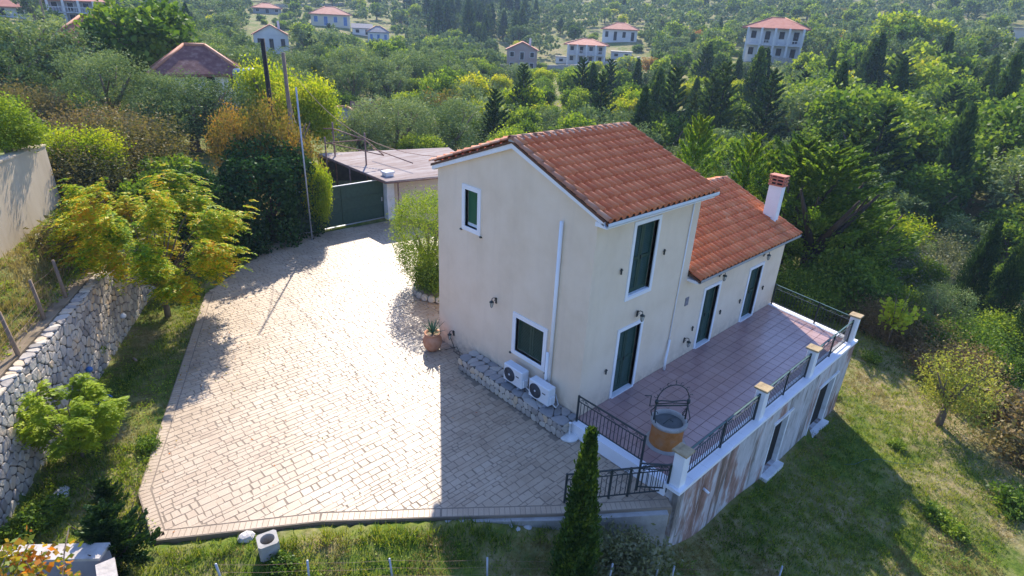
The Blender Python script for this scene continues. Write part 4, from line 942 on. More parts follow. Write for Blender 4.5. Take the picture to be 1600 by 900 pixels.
tag(MB().tube([(0, 0, 0), (0, 0, 8)], .14, 6).build('utility_pole', MT['wood'], loc=tuple(gat(78, 60))), 'brown wooden pole near the top left behind the olives', 'pole')

#==VEG==
# ------------------------------------------------------------------ foliage builders (unit height)
def unit(n):
    v = rng.normal(size=(n, 3)); return v/np.linalg.norm(v, axis=1)[:, None]
def quads(P, s, A=None, asp=.5, B=None):
    n = len(P); A = unit(n) if A is None else A/np.maximum(1e-6, np.linalg.norm(A, axis=1))[:, None]
    B = np.cross(A, unit(n)) if B is None else B; B /= np.maximum(1e-6, np.linalg.norm(B, axis=1))[:, None]
    s = np.broadcast_to(np.asarray(s, float), (n,))[:, None]
    V = np.stack([P-A*s*.5, P+B*s*.5*asp, P+A*s*.5, P-B*s*.5*asp], 1).reshape(-1, 3)
    return V, np.arange(4*n).reshape(n, 4)
def crown_round(n, size, seed, rx=.50, rz=.40, zc=.60, lobes=14, asp=.5, per=14, loose=.10, up=.0, flat=1.):
    r = np.random.default_rng(seed); C_ = []
    for k in range(lobes):
        a = r.uniform(0, 2*math.pi); q = r.uniform(.25, .72); w = r.uniform(-.75, .9)
        C_.append((rx*q*math.cos(a)*math.sqrt(1-w*w*.6), rx*q*math.sin(a)*math.sqrt(1-w*w*.6), zc+rz*.62*w, r.uniform(.30, .52)*rx))
    C_ = np.array(C_); m = max(1, n//per); k = r.integers(0, lobes, m*2); v = r.normal(size=(m*2, 3)); v /= np.linalg.norm(v, axis=1)[:, None]
    cc = C_[k, :3]+v*C_[k, 3:4]*r.uniform(.72, 1.06, (m*2, 1))*np.array([1, 1, flat])
    dd = np.linalg.norm(cc[:, None]-C_[None, :, :3], axis=2)/C_[None, :, 3]; keep = dd.min(1) > .62; cc = cc[keep][:m]; vv = v[keep][:m]
    i = r.integers(0, len(cc), n); P = cc[i]+r.normal(size=(n, 3))*loose*rx
    A = r.normal(size=(n, 3))+vv[i]*1.0+np.array([0, 0, up])
    return quads(P, size*r.uniform(.6, 1.3, n), A, asp)
def crown_cypress(n, size, seed, R=.115, lean=.0):
    r = np.random.default_rng(seed); z = r.uniform(.03, 1, n)**.9; a = r.uniform(0, 2*math.pi, n)
    prof = R*np.clip(np.minimum((z/.12)**.5, 1)*(1-z)**.72*1.3, .0, None)*(1+.20*np.sin(a*3+z*9)+.18*np.sin(a*5-z*23+seed)+.14*np.sin(a*8+z*51))
    q = r.uniform(.45, 1.08, n)**.6; P = np.stack([np.cos(a)*prof*q, np.sin(a)*prof*q, z*.97], 1)+r.normal(size=(n, 3))*.008
    A = np.stack([np.cos(a)*.5, np.sin(a)*.5, np.full(n, 1.3)], 1)+r.normal(size=(n, 3))*.35
    return quads(P, size*r.uniform(.6, 1.3, n), A, .42)
def crown_conifer(n, size, seed, R=.36, nb=70, rise=.75, z0=.10, pw=.8):
    r = np.random.default_rng(seed); per = n//nb; PP = []; AA = []
    for b in range(nb):
        z = z0+(1-z0)*((b+.5)/nb)**.9; a = b*2.4+r.uniform(-.4, .4); L_ = R*((1-z)**pw)*r.uniform(.75, 1.15)+.03
        t = r.uniform(.05, 1, per)**.75; sw = r.normal(size=per)*.22*L_*(1-t*.75)*1.0; dz = rise*L_*t+.12*L_*t*t
        x = t*L_; sw = sw*.8; PP.append(np.stack([np.cos(a)*x-np.sin(a)*sw, np.sin(a)*x+np.cos(a)*sw, z-.05+dz*.7+r.normal(size=per)*.07*L_*(1-t*.6)], 1))
        AA.append(np.stack([np.cos(a)-np.sin(a)*sw*3/L_, np.sin(a)+np.cos(a)*sw*3/L_, np.full(per, .8)], 1)+r.normal(size=(per, 3))*.35)
    P = np.concatenate(PP); A = np.concatenate(AA); m = len(P); P[:, 2] *= 1/max(1, P[:, 2].max())
    return quads(P, size*r.uniform(.6, 1.3, m), A, .45)
def trunk_geo(seed, h=.5, r0=.045, limbs=6, spread=.34, top=.75, forks=True):
    r = random.Random(seed); mb = MB(); kx, ky = r.uniform(-.04, .04), r.uniform(-.04, .04)
    mb.tube([(0, 0, -.08), (kx*.3, ky*.3, h*.3), (kx, ky, h*.65)], [r0*1.25, r0, r0*.8], 7)
    for k in range(limbs):
        a = 2*math.pi*k/limbs+r.uniform(-.4, .4); s = spread*r.uniform(.6, 1.1); zt = top*r.uniform(.85, 1.1); z_ = h*r.uniform(.35, .64)
        m = (kx+s*.45*math.cos(a), ky+s*.45*math.sin(a), z_+(zt-z_)*.45); e = (kx+s*math.cos(a), ky+s*math.sin(a), zt)
        mb.tube([(kx, ky, z_), m, e], [r0*.6, r0*.4, r0*.14], 5)
        if forks:
            b = a+r.uniform(.5, .9); mb.tube([m, (m[0]+s*.4*math.cos(b), m[1]+s*.4*math.sin(b), zt*.95)], [r0*.3, r0*.1], 4)
    return mb
def trunk_straight(h=.9, r0=.02): return MB().tube([(0, 0, -.08), (0, 0, h*.5), (0, 0, h)], [r0, r0*.7, r0*.15], 6)
KIND = {  # name, label colour words, builder(level) , material, trunk
 'olive': ('olive_tree', 'grey-green olive tree', 'olive', lambda n, s, q: crown_round(n, s, q, .52, .46, .54, 14 if n > 2000 else 9, .42 if n > 2000 else .6, 12, .065), 'bark', trunk_geo),
 'cedar': ('conifer_tree', 'dark green bushy conifer', 'broad', lambda n, s, q: crown_conifer(n, s*1.05, q, .50, 46, .8, .12, .55), 'darkbark', trunk_geo),
 'broad': ('broadleaf_tree', 'mid green leafy tree', 'broad', lambda n, s, q: crown_round(n, s*1.15, q, .44, .42, .57, 13, .65, 14, .11), 'bark', trunk_geo),
 'yellow': ('autumn_tree', 'yellow-green tree', 'yellow', lambda n, s, q: crown_round(n, s*1.2, q, .46, .42, .57, 12, .65, 14, .13), 'bark', trunk_geo),
 'orange': ('orange_tree_foliage', 'orange-brown tree', 'orange', lambda n, s, q: crown_round(n, s, q, .46, .42, .56, 12, .6, 14, .13), 'bark', trunk_geo),
 'cypress': ('cypress_tree', 'dark columnar cypress', 'dark', lambda n, s, q: crown_cypress(n, s*.8, q), 'darkbark', None),
 'pine': ('conifer_tree', 'dark conifer', 'dark', lambda n, s, q: crown_conifer(n, s*.9, q, .30, 46, .9, .06, .75), 'darkbark', None),
 'conifer': ('conifer_tree', 'bright green conifer', 'conifer', lambda n, s, q: crown_conifer(n, s*1.0, q, .46, 46, .95, .10, .66), 'darkbark', None),
 'thin': ('small_tree', 'thin yellow-green tree', 'yolive', lambda n, s, q: crown_round(5200, .032, q, .46, .40, .56, 12, .5, 10, .13), 'bark', trunk_geo),
 'sapling': ('sapling', 'thin sapling', 'lime', lambda n, s, q: crown_round(420, .07, q, .26, .42, .58, 9, .8, 6, .2), 'bark', lambda v: trunk_geo(v, .6, .015, 5, .15, .85)),
 'shrub': ('shrub', 'round green shrub', 'broad', lambda n, s, q: crown_round(n, s*1.9, q, .72, .50, .46, 12, .6, 12, .16), 'bark', trunk_geo),
 'brown': ('shrub', 'brownish bramble shrub', 'brown', lambda n, s, q: crown_round(n, s*2.0, q, .85, .45, .40, 12, .5, 10, .2), 'bark', trunk_geo),
 'silver': ('shrub', 'thin grey-green shrub', 'silver', lambda n, s, q: crown_round(n, s*1.7, q, .85, .45, .45, 14, .6, 8, .18), 'bark', trunk_geo),
}
KIND['orange'] = ('autumn_tree',)+KIND['orange'][1:]
LEV = {'near': (15000, .026), 'mid': (4500, .048), 'small': (1500, .075), 'far': (1700, .078), 'stuff': (330, .16)}
_pc = {}
def proto(kind, lev, var):
    k = (kind, lev, var)
    if k not in _pc:
        n, s = LEV[lev]; nm, _, lm, fn, bk, tr = KIND[kind]; V, F_ = fn(n, s, hash_(kind)+var*17)
        tb = (tr(var+3) if tr else trunk_straight()) if kind not in ('shrub', 'brown', 'silver') else trunk_geo(var, .3, .03, 6, .4, .6, False)
        if lev == 'near': _pc[k] = (mesh_np(nm+'_crown', V, F_, LF[lm]), tb.mesh(nm+'_trunk', MT[bk]))
        elif lev == 'stuff': _pc[k] = (V, F_)
        else:
            tv = np.array(tb.v); tf = []
            for f in tb.f:
                if len(f) == 4: tf.append(f)
            tf = np.array(tf); VV = np.concatenate([V, tv]); FF = np.concatenate([F_, tf+len(V)])
            _pc[k] = (mesh_np(nm, VV, FF, [LF[lm], MT[bk]], False, np.r_[np.zeros(len(F_)), np.ones(len(tf))]),)
    return _pc[k]
def hash_(s): return sum(ord(c)*(i+3) for i, c in enumerate(s)) % 1000
def plant(kind, P, h, w=1., label=None, group=None, lev=None, rz=None, name=None):
    P = np.asarray(P, float); dist = np.linalg.norm(P-CAM); lev = lev or ('small' if h < 1.25 else 'near' if dist < 48 else 'mid' if dist < 105 else 'far')
    var = rnd.randrange(3); pr = proto(kind, lev, var); nm = name or KIND[kind][0]
    cat = 'shrub' if nm == 'shrub' else 'tree'; rz = rnd.uniform(0, 6.28) if rz is None else rz
    if lev == 'near':
        t = thing(nm, label, cat, (P[0], P[1], P[2]-.05), rz, group); t.scale = (h*w, h*w, h)
        link('crown', pr[0], t); link('trunk', pr[1], t); return t
    o = link(nm, pr[0], loc=(P[0], P[1], P[2]-.05)); o.rotation_euler = (0, 0, rz); o.scale = (h*w, h*w, h); return tag(o, label, cat, group)

# ------------------------------------------------------------------ village houses
rt = pmat('far_roof_tiles', [(.30, .10, .07), (.42, .15, .10), (.50, .24, .17)], 1.2, .8, .3, 6, nw=.8)
rtd = pmat('old_dark_roof_tiles', [(.12, .05, .045), (.20, .085, .07), (.34, .2, .16)], 2.5, .85, .3, 8)
slate = pmat('grey_slate_roof', [(.16, .15, .17), (.24, .23, .25)], 2.5, .8, .3, 8)
wmat = {'white': pmat('whitewashed_wall', [(.50, .51, .52), (.66, .66, .66)], .5, .9), 'cream': pmat('pale_cream_wall', [(.52, .47, .36), (.64, .58, .46)], .5, .9),
        'grey': pmat('bare_grey_wall', [(.24, .24, .25), (.36, .36, .37)], .6, .9), 'pink': pmat('brick_infill_wall', [(.30, .22, .20), (.40, .32, .30)], .6, .9)}
bluep = pmat('blue_shutter_paint', [(.06, .14, .34), (.1, .2, .42)], 2, .6)
HOUSES = []
def villa(px0, px1, pyb, pye, pyr, label, roof='hip', wall='white', rm=None, storeys=1, balcony=False, win=None, chim=False, nwin=4, rz=None, depth=.8, name='village_house', dd=None):
    pc = (px0+px1)/2; P = gat(pc, pyb) if dd is None else None
    if dd is not None: d = ray(pc, pyb); P = CAM+d*dd
    dist = np.linalg.norm(P-CAM); k = dist/FPX*1.04; w = (px1-px0)*k*.93; h = (pyb-pye)*k; rh = max(.8, (pye-pyr)*k*.9); dp = w*depth
    a = math.atan2(P[1]-CAM[1], P[0]-CAM[0])-math.pi/2 if rz is None else rz
    zb = P[2]; t = thing(name, label, 'house', (P[0], P[1], zb), a); rm = rm or rt
    MB().box((-w/2, 0, -1.5), (w/2, dp, h)).build('wall', wmat[wall], t)
    HOUSES.append((px0-2, pyr-2, px1+2, pyb, dist))
    o = (.10 if balcony else .06)*w
    if roof == 'hip':
        r = MB().add([(-w/2-o, -o, h), (w/2+o, -o, h), (w/2+o, dp+o, h), (-w/2-o, dp+o, h), (-w*.12, dp/2, h+rh), (w*.12, dp/2, h+rh), (-w/2-o, -o, h-.2), (w/2+o, -o, h-.2), (w/2+o, dp+o, h-.2), (-w/2-o, dp+o, h-.2)],
           [(0, 1, 5, 4), (1, 2, 5), (2, 3, 4, 5), (3, 0, 4), (6, 7, 1, 0), (7, 8, 2, 1), (8, 9, 3, 2), (9, 6, 0, 3), (9, 8, 7, 6)]).build('roof', rm, t)
        mb = MB()
        for p_, q_ in (((-w/2-o, -o, h), (-w*.12, dp/2, h+rh)), ((w/2+o, -o, h), (w*.12, dp/2, h+rh)), ((-w*.12, dp/2, h+rh), (w*.12, dp/2, h+rh)), ((w/2+o, dp+o, h), (w*.12, dp/2, h+rh)), ((-w/2-o, dp+o, h), (-w*.12, dp/2, h+rh))): mb.tube([p_, q_], .14, 5)
        mb.build('hip_tile', MT['ridge'], r)
    elif roof == 'gable':
        r = MB().extr([(-w/2-o, -o, h), (-w/2-o, dp/2, h+rh), (-w/2-o, dp+o, h), (-w/2-o, dp+o, h-.18), (-w/2-o, dp/2, h+rh-.18), (-w/2-o, -o, h-.18)], (w+2*o, 0, 0)).build('roof', rm, t)
        MB().extr([(-w/2, 0, h-.1), (-w/2, dp, h-.1), (-w/2, dp/2, h+rh-.15)], (w, 0, 0)).build('gable', wmat[wall], t)
    elif roof == 'gablefront':
        r = MB().extr([(-w/2-o, -o, h), (0, -o, h+rh), (w/2+o, -o, h), (w/2+o, -o, h-.18), (0, -o, h+rh-.18), (-w/2-o, -o, h-.18)], (0, dp+2*o, 0)).build('roof', rm, t)
        MB().extr([(-w/2, 0, h-.1), (w/2, 0, h-.1), (0, 0, h+rh-.15)], (0, dp, 0)).build('gable', wmat[wall], t)
    else:
        r = MB().box((-w/2-o*.6, -o*.6, h+.002), (w/2+o*.6, dp+o*.6, h+.25)).build('roof', MT['concrete'], t)
    if chim:
        c = MB().box((w*.22, dp*.35, h), (w*.22+.07*w, dp*.35+.08*w, h+rh+.1*w)).build('chimney', wmat['white'], r)
    sh = h/storeys
    for s in range(storeys):
        for i in range(nwin):
            x = -w/2+w*(i+.5)/nwin; ww = w/nwin*.36; door = (i % 2 == 1)
            z0 = s*sh+(.12*sh if door else .36*sh); z1 = s*sh+.80*sh
            wd = MB().box((x-ww/2-.1, -.06, z0-.1), (x+ww/2+.1, -.002, z1+.1)).build('window', wmat['white'], t)
            MB().box((x-ww/2, -.09, z0), (x+ww/2, -.062, z1)).build('pane', win or MT['darkin'], wd)
        for i in range(2):
            y = dp*(i+.5)/2; MB().box((-w/2-.06, y-.5, s*sh+.36*sh), (-w/2-.002, y+.5, s*sh+.8*sh)).build('window', MT['darkin'], t)
    if balcony:
        b = MB().box((-w/2, -w*.13, sh-.15), (w/2, -.1, sh)).build('balcony', wmat['white'], t)
        mb = MB().box((-w/2, -w*.13, sh+.85), (w/2, -w*.125, sh+.95))
        for i in range(5): mb.box((-w/2+(w-.3)*i/4, -w*.13, -.5), (-w/2+(w-.3)*i/4+.42, -w*.13+.42, h))
        for i in range(22): mb.box((-w/2+w*i/22, -w*.129, sh), (-w/2+w*i/22+.07, -w*.126, sh+.85))
        mb.build('balcony_rail', wmat['white'], b)
    return t, dist
villa(1166, 1238, 96, 57, 43, 'large two-storey white house with red hipped roof and columned balconies, upper right', 'hip', 'white', None, 2, True, None)
villa(886, 942, 101, 76, 68, 'wide white two-storey house with balcony and low tiled roof, centre right', 'hip', 'white', None, 2, True)
villa(942, 992, 66, 50, 41, 'small white house with orange hipped roof half hidden by trees', 'hip', 'white', None, 1)
villa(792, 837, 112, 84, 72, 'small grey two-storey house with red gabled roof and white chimney', 'gablefront', 'pink', None, 2, chim=True, nwin=3)
villa(491, 544, 42, 27, 17, 'cream bungalow with orange hipped roof and blue doors at the top', 'hip', 'cream', None, 1, win=bluep)
villa(404, 449, 84, 62, 48, 'white gabled house with red roof just right of the tarred pole', 'gablefront', 'white', None, 1, chim=True, nwin=3)
villa(577, 607, 69, 54, 46, 'little white house with blue door beside a low grey roof', 'hip', 'white', slate, 1, win=bluep, nwin=3)
villa(553, 580, 56, 47, 41, 'low annexe with pale grey roof left of the little white house', 'gable', 'white', slate, 1, nwin=2)
villa(98, 160, 38, 14, 7, 'grey two-storey house with red hipped roof near the top left corner', 'hip', 'grey', None, 2, True)
villa(-20, 30, 26, 16, 6, 'white house with orange roof cut by the top left corner', 'hip', 'white', None, 1, nwin=3)
villa(1578, 1640, 62, 52, 46, 'pale house cut off by the right edge of the hillside', 'flat', 'cream', None, 1, nwin=3)
villa(400, 436, 22, 15, 9, 'distant low house with faded roof on the top left slope', 'hip', 'grey', None, 1, nwin=3)
villa(868, 884, 100, 92, 88, 'low shed with white roof left of the wide white house', 'flat', 'white', None, 1, nwin=1, name='shed')
villa(955, 985, 92, 84, 82, 'low flat white outbuilding right of the wide white house', 'flat', 'white', None, 1, nwin=2, name='shed')
villa(112, 205, 96, 76, 46, 'house with weathered orange hipped roof behind the left olives', 'hip', 'white', rt, 1, nwin=4, dd=62)
villa(150, 192, 62, 56, 46, 'house with pinkish roof and small chimney behind the weathered orange roof', 'gable', 'cream', rt, 1, nwin=3, chim=True, dd=82)
villa(262, 368, 140, 121, 86, 'near house with dark red hipped roof rising behind the olives', 'hip', 'white', rtd, 1, dd=50)
villa(392, 446, 178, 149, 140, 'flat roofed pale house behind the orange brown tree', 'flat', 'white', None, 1, dd=44, nwin=2)
villa(512, 566, 215, 190, 181, 'grey roofed cottage just behind the pipe frame', 'hip', 'grey', slate, 1, dd=52, nwin=2)
villa(552, 588, 186, 176, 162, 'cottage with old red roof and white chimney behind the grey roof', 'gable', 'white', rtd, 1, dd=60, chim=True, nwin=2)
d = ray(383, 121); p = CAM+d*46
t = thing('water_heater', 'solar water heater with white and blue tank above the flat roof', 'water heater', tuple(p-EZ*.6), R0(20))
MB().tube([(-.75, 0, .85), (.75, 0, .85)], .30, 14).build('tank', MT['blue'], t); MB().tube([(-.76, 0, 1.0), (.76, 0, 1.0)], .2, 12).build('tank_jacket', wmat['white'], t)
MB().box((-.8, -.9, 0), (.8, -.85, .8)).build('panel', MT['glass'], t); MB().tube([(-.6, 0, -1.5), (-.6, 0, .6)], .04, 5).tube([(.6, 0, -1.5), (.6, 0, .6)], .04, 5).build('stand', MT['grey'], t)
p = gat(557, 103)
t = thing('parked_van', 'small white van parked on the track among the olive trees', 'van', (p[0], p[1], p[2]+.05), R0(20))
MB().bbox((-.95, -2.1, .35), (.95, 2.1, 1.15), .12).bbox((-.88, -1.6, 1.1), (.88, 2.05, 1.95), .18).build('body', wmat['white'], t)
MB().box((-.78, -1.66, 1.2), (.78, -1.58, 1.75)).box((-.90, -1.3, 1.25), (-.87, 1.5, 1.7)).build('window', MT['glass'], t)
for x in (-.9, .9):
    for y in (-1.35, 1.35): MB().tube([(x-.1, y, .34), (x+.1, y, .34)], .34, 12).build('wheel', MT['black'], t)
tag(MB().box((-9, -2.5, 0), (9, 2.5, .5)).build('polytunnel', wmat['white'], loc=tuple(gat(316, 36))), 'long low white greenhouse roof on the slope at the top left', 'greenhouse')
# dry stone field walls far away
def fieldwall(a, b, label):
    A_ = gat(*a); B_ = gat(*b); n = 12; mb = MB()
    for k in range(n):
        p_ = A_+(B_-A_)*k/n; q_ = A_+(B_-A_)*(k+1)/n; z0 = hz(p_[0], p_[1]); z1 = hz(q_[0], q_[1])
        mb.extr([(p_[0], p_[1], z0-.6), (q_[0], q_[1], z1-.6), (q_[0], q_[1], z1+1.0), (p_[0], p_[1], z0+1.0+.1*(k % 2))], (0, .6, 0))
    tag(mb.build('field_wall', MT['concrete']), label, 'wall')
fieldwall((1330, 99), (1440, 112), 'grey stone wall edging the track below the bright yellow trees')
fieldwall((1190, 98), (1262, 102), 'pale terrace wall under the large columned house')
fieldwall((430, 12), (560, 8), 'long dry stone terrace wall on the top left slope')
fieldwall((780, 168-60), (1000, 96), 'low field wall running below the wide white house')

# ------------------------------------------------------------------ plants with a place of their own
def E(kind, px, py, h, w=1., label=None, dd=None, group=None, lev=None, name=None):
    if dd is not None:
        d = ray(px, py); P = CAM+d*dd; P[2] = hz(P[0], P[1])
    else: P = gat(px, py)
    return plant(kind, P, h, w, label, group, lev, name=name)
E('olive', 182, 212, 4.7, 1.15, 'big silvery olive tree in the middle of the left slope')
E('olive', 305, 236, 4.3, 1.45, 'broad silvery olive tree just above the orange-brown tree')
E('olive', 262, 232, 3.4, 1.1, 'smaller olive tree squeezed between the two big silvery olives')
E('olive', 335, 215, 4.4, 1.1, 'olive tree hiding the wall of the dark red roofed house', dd=40)
E('olive', 270, 205, 4.2, 1.1, 'olive tree at the left foot of the dark red roofed house', dd=42)
E('olive', 112, 165, 5.4, 1.2, 'olive tree behind the big silvery one on the left slope')
E('olive', 40, 150, 6.0, 1.3, 'dark olive tree near the left edge below the top left houses')
E('olive', 160, 130, 5.0, 1.1, 'olive tree in front of the weathered orange roof')
E('olive', 95, 120, 5.0, 1.2, 'olive tree behind the dark one at the left edge')
E('olive', -5, 110, 5.0, 1.2, 'olive tree cut by the left edge of the picture')
E('brown', 60, 205, 2.2, 1.2, 'tangled shrub with greyish leaves left of the big silvery olive')
E('broad', 245, 96, 8.5, 1.2, 'large dark yellow-green walnut tree between the two tiled roofs', dd=60)
E('broad', 205, 92, 7., 1.0, 'leafy tree at the left shoulder of the large walnut', dd=62)
E('broad', 20, 250, 2.2, 1.4, 'pale leafy bush behind the beige wall at the left edge')
E('broad', 65, 255, 1.8, 1.2, 'smaller leafy bush at the far end of the beige wall cap')
E('yellow', 150, 300, 2.6, 1.2, 'yellow-green bush between the beige wall and the yellow tree')
E('brown', 205, 285, 2.6, 1.2, 'brownish feathery bush behind the top of the yellow tree')
E('brown', 115, 300, 1.8, 1.3, 'dry bramble clump beside the end of the beige wall')
E('brown', 120, 395, 1.1, 1.2, 'small reddish bramble by the farthest fence post', name='shrub')
E('brown', 150, 240, 2.0, 1.4, 'dry brown scrub below the big silvery olive')
E('olive', 565, 262, 4.0, 1.2, 'grey olive tree just behind the carport roof, leftmost')
E('olive', 620, 262, 5.0, 1.3, 'olive tree behind the middle of the carport roof')
E('olive', 690, 262, 5.2, 1.3, 'olive tree behind the left roof eave of the house')
E('olive', 745, 240, 5.0, 1.3, 'olive tree showing above the left half of the house roof')
E('broad', 655, 285, 3.2, 1.2, 'dark bushy tree shading the right end of the carport roof')
E('yellow', 432, 190, 6.4, .8, 'yellow-green mulberry behind the two wooden poles', dd=43)
E('yellow', 480, 215, 5.4, .85, 'yellow-green tree crown just left of the pipe frame', dd=40)
E('orange', 450, 300, 5.9, .62, 'orange-brown feathery tree above the hedge', dd=31.5)
E('orange', 395, 300, 5.2, .62, 'orange-brown feathery tree at the left end of the hedge', dd=31.5)
E('yellow', 497, 300, 3.9, .42, 'thin golden tree beside the slim grey pole', dd=29.5)
# the dark ivy hedge
hp = thing('hedge', 'tall dark ivy covered hedge left of the green gate', 'hedge')
def blob_leaves(boxes, n, size, asp=.8, jit=.12):
    V = []; w = np.array([b[3]*b[4]*b[5] for b in boxes]); w = w/w.sum(); VV = []; FF = []; o = 0
    for b, ww in zip(boxes, w):
        m = int(n*ww); v = unit(m); rr_ = rng.uniform(.86, 1.06, (m, 1))*(1+.10*np.sin(v[:, :1]*9)*np.cos(v[:, 1:2]*7)*np.sin(v[:, 2:3]*8+1))
        P = np.array(b[:3])+np.sign(v)*np.abs(v)**.72*rr_*np.array(b[3:6])+rng.normal(size=(m, 3))*jit*.4
        k = P[:, 2] > b[6]; P = P[k]; v = v[k]
        v_, f_ = quads(P, size*rng.uniform(.6, 1.4, len(P)), rng.normal(size=P.shape)+v*.3-EZ*.5, asp); VV.append(v_); FF.append(f_+o); o += len(v_)
    return np.concatenate(VV), np.concatenate(FF)
hb = [(-3.7, 18.5, 1.2, 1.3, 1.3, 2.2, D), (.55, 18.6, 1.2, 1.35, 1.1, 2.3, D), (-1.1, 18.3, 1.3, 1.5, 1.5, 2.4, D), (-2.6, 18.0, 1.0, 1.3, 1.5, 1.9, D), (-.3, 19.6, 1.9, 1.7, 1.2, 2.3, D), (1.0, 19.0, 2.0, .8, .8, 1.7, D)]
V, F_ = blob_leaves(hb, 32000, .13); link('foliage', mesh_np('hedge_foliage', V, F_, LF['hedge']), hp)
trunk_geo(5, .5, .06, 6, .3, .7).build('stem', MT['darkbark'], hp).matrix_local = Matrix.Translation((-.5, 18.7, D)) @ Matrix.Scale(3, 4)
hp = thing('hedge', 'lighter green ivy bank between the yellow tree and the dark hedge', 'hedge')
hb = [(-4.6, 18.9, 1.6, 1.1, 1.1, 1.7, D), (-3.9, 20.3, 2.0, 1.4, 1.2, 1.6, D), (-5.5, 18.2, 1.8, .9, 1.0, 1.4, D)]
V, F_ = blob_leaves(hb, 11000, .13); link('foliage', mesh_np('ivy_foliage', V, F_, LF['broad']), hp)
trunk_geo(6, .5, .06, 6, .3, .7).build('stem', MT['darkbark'], hp).matrix_local = Matrix.Translation((-4.4, 18.9, D)) @ Matrix.Scale(2.6, 4)
# olive bush and clipped shrub by the house with their stone ring
hp = thing('olive_bush', 'dense rounded fine leaved olive bush at the back corner of the gable wall', 'shrub', (0, 0, 0))
V, F_ = blob_leaves([(2.05, 9.9, 1.75, 1.05, 1.05, 1.45, D+.3), (2.6, 10.6, 1.9, 1.1, 1.0, 1.4, D+.3), (1.75, 9.5, .95, .8, .7, .8, D+.2)], 22000, .085, .32, .3); link('crown', mesh_np('olive_bush_crown', V, F_, LF['broad']), hp)
trunk_geo(2, .5, .05, 6, .3, .8).build('trunk', MT['bark'], hp).matrix_local = Matrix.Translation((2.3, 10.1, D)) @ Matrix.Scale(2.8, 4)
plant('shrub', (1.9, 8.9, D+.1), 1.5, .95, 'rounded bright shrub in a stone ring at the foot of the olive bush')
pl = thing('planter_ring', 'low ring of stones round the shrub behind the gable wall corner', 'planter', (2.25, 9.1, D))
st = []
for k in range(22):
    a = 2*math.pi*k/22; fr_ = (np.array([1.0*math.cos(a), 1.0*math.sin(a), 0.]), np.array([-math.sin(a), math.cos(a), 0]), EZ, np.array([math.cos(a), math.sin(a), 0]))
    MB().add(*stone_geo([(-.15, 0), (.15, .02), (.14, .26), (-.14, .28)], .012, .12, .2, fr_)).build('stone', MT['stone'], pl)
MB().lathe([(.99, 0), (.99, .27), (0, .27)], 22).build('soil', MT['soilm'], pl)
# hero tree with compound leaves
def fern_tree(P, height, spread, nfr, mat, label, seed, leaf=.085, fl=.55, name='autumn_tree', base_h=.36, bare=.0, lean=(0, 0)):
    r = np.random.default_rng(seed); t = thing(name, label, 'tree', tuple(P)); mb = MB(); tips = []
    tr = [(0, 0, -.1), (.03+lean[0]*.2, .02, height*base_h*.5), (.0+lean[0]*.5, lean[1]*.5, height*base_h)]
    mb.tube(tr, [.10*height/4.5, .085*height/4.5, .075*height/4.5], 8); o = np.array(tr[-1])
    zc = height*.60; rz_ = height*.40
    for k in range(26):
        a = k*2.4+r.uniform(-.3, .3); w = -.75+1.7*(k+.5)/26; q = math.sqrt(max(.05, 1-min(1, abs(w))**2*.85))*r.uniform(.72, 1.12)
        e = np.array([math.cos(a)*q*spread, math.sin(a)*q*spread, zc+w*rz_+r.uniform(-.15, .15)]); m = o*.45+e*.55+np.array([0, 0, .10*height*(.5-w*.4)])*.6+r.normal(size=3)*.08
        mb.tube([o, m, e], [.032*height/4.5, .02*height/4.5, .007], 5); tips.append((m, e)); tips.append(((m+e)/2, e))
        for q2 in range(4):
            s = r.uniform(.35, .95); b = m*(1-s)+e*s; a2 = a+r.uniform(-1.2, 1.2); l2 = spread*r.uniform(.16, .34); e2 = b+np.array([math.cos(a2)*l2, math.sin(a2)*l2, r.uniform(-.2, .35)*l2]); mb.tube([b, e2], [.010, .004], 4); tips.append((b, e2))
    mb.build('trunk', MT['bark'], t)
    PP = []; AA = []; BB = []; SS = []
    for k in range(nfr):
        b, e = tips[r.integers(0, len(tips))]; s = r.uniform(.15, 1.05); st_ = b*(1-s)+e*s+r.normal(size=3)*np.array([.16, .16, .20])*spread/2.9; dr = e-b; a = math.atan2(dr[1], dr[0])+r.uniform(-1.2, 1.2); L_ = fl*r.uniform(.6, 1.15); dz = r.uniform(-.15, .35)
        n = 9; u_ = (np.arange(n)+.5)/n; d2 = np.array([math.cos(a), math.sin(a), 0]); sd_ = np.array([-math.sin(a), math.cos(a), 0])
        C_ = st_+np.outer(u_*L_, d2)+np.outer(L_*(dz*u_-.45*u_*u_), EZ)
        for sg in (-1, 1):
            w = leaf*(1-.45*u_); PP.append(C_+np.outer(w*.55*sg, sd_)+r.normal(size=(n, 3))*.008); AA.append(np.tile(sd_*sg+d2*.45-EZ*.25, (n, 1))+r.normal(size=(n, 3))*.12); BB.append(np.tile(d2, (n, 1))+r.normal(size=(n, 3))*.15); SS.append(w*1.25)
    V, F_ = quads(np.concatenate(PP), np.concatenate(SS), np.concatenate(AA), .48, np.concatenate(BB)); link('foliage', mesh_np('foliage', V, F_, LF[mat]), t); return t
p = gp(262, 492, D); fern_tree(p, 4.9, 2.55, 3600, 'hero', 'tall spreading yellow and orange tree leaning over the driveway corner', 3, .125, .46, base_h=.22)
p = gp(128, 712, D); fern_tree(p, 2.05, .85, 900, 'lime', 'small bright lime green tree in front of the dry stone wall', 5, .10, .26, base_h=.15)
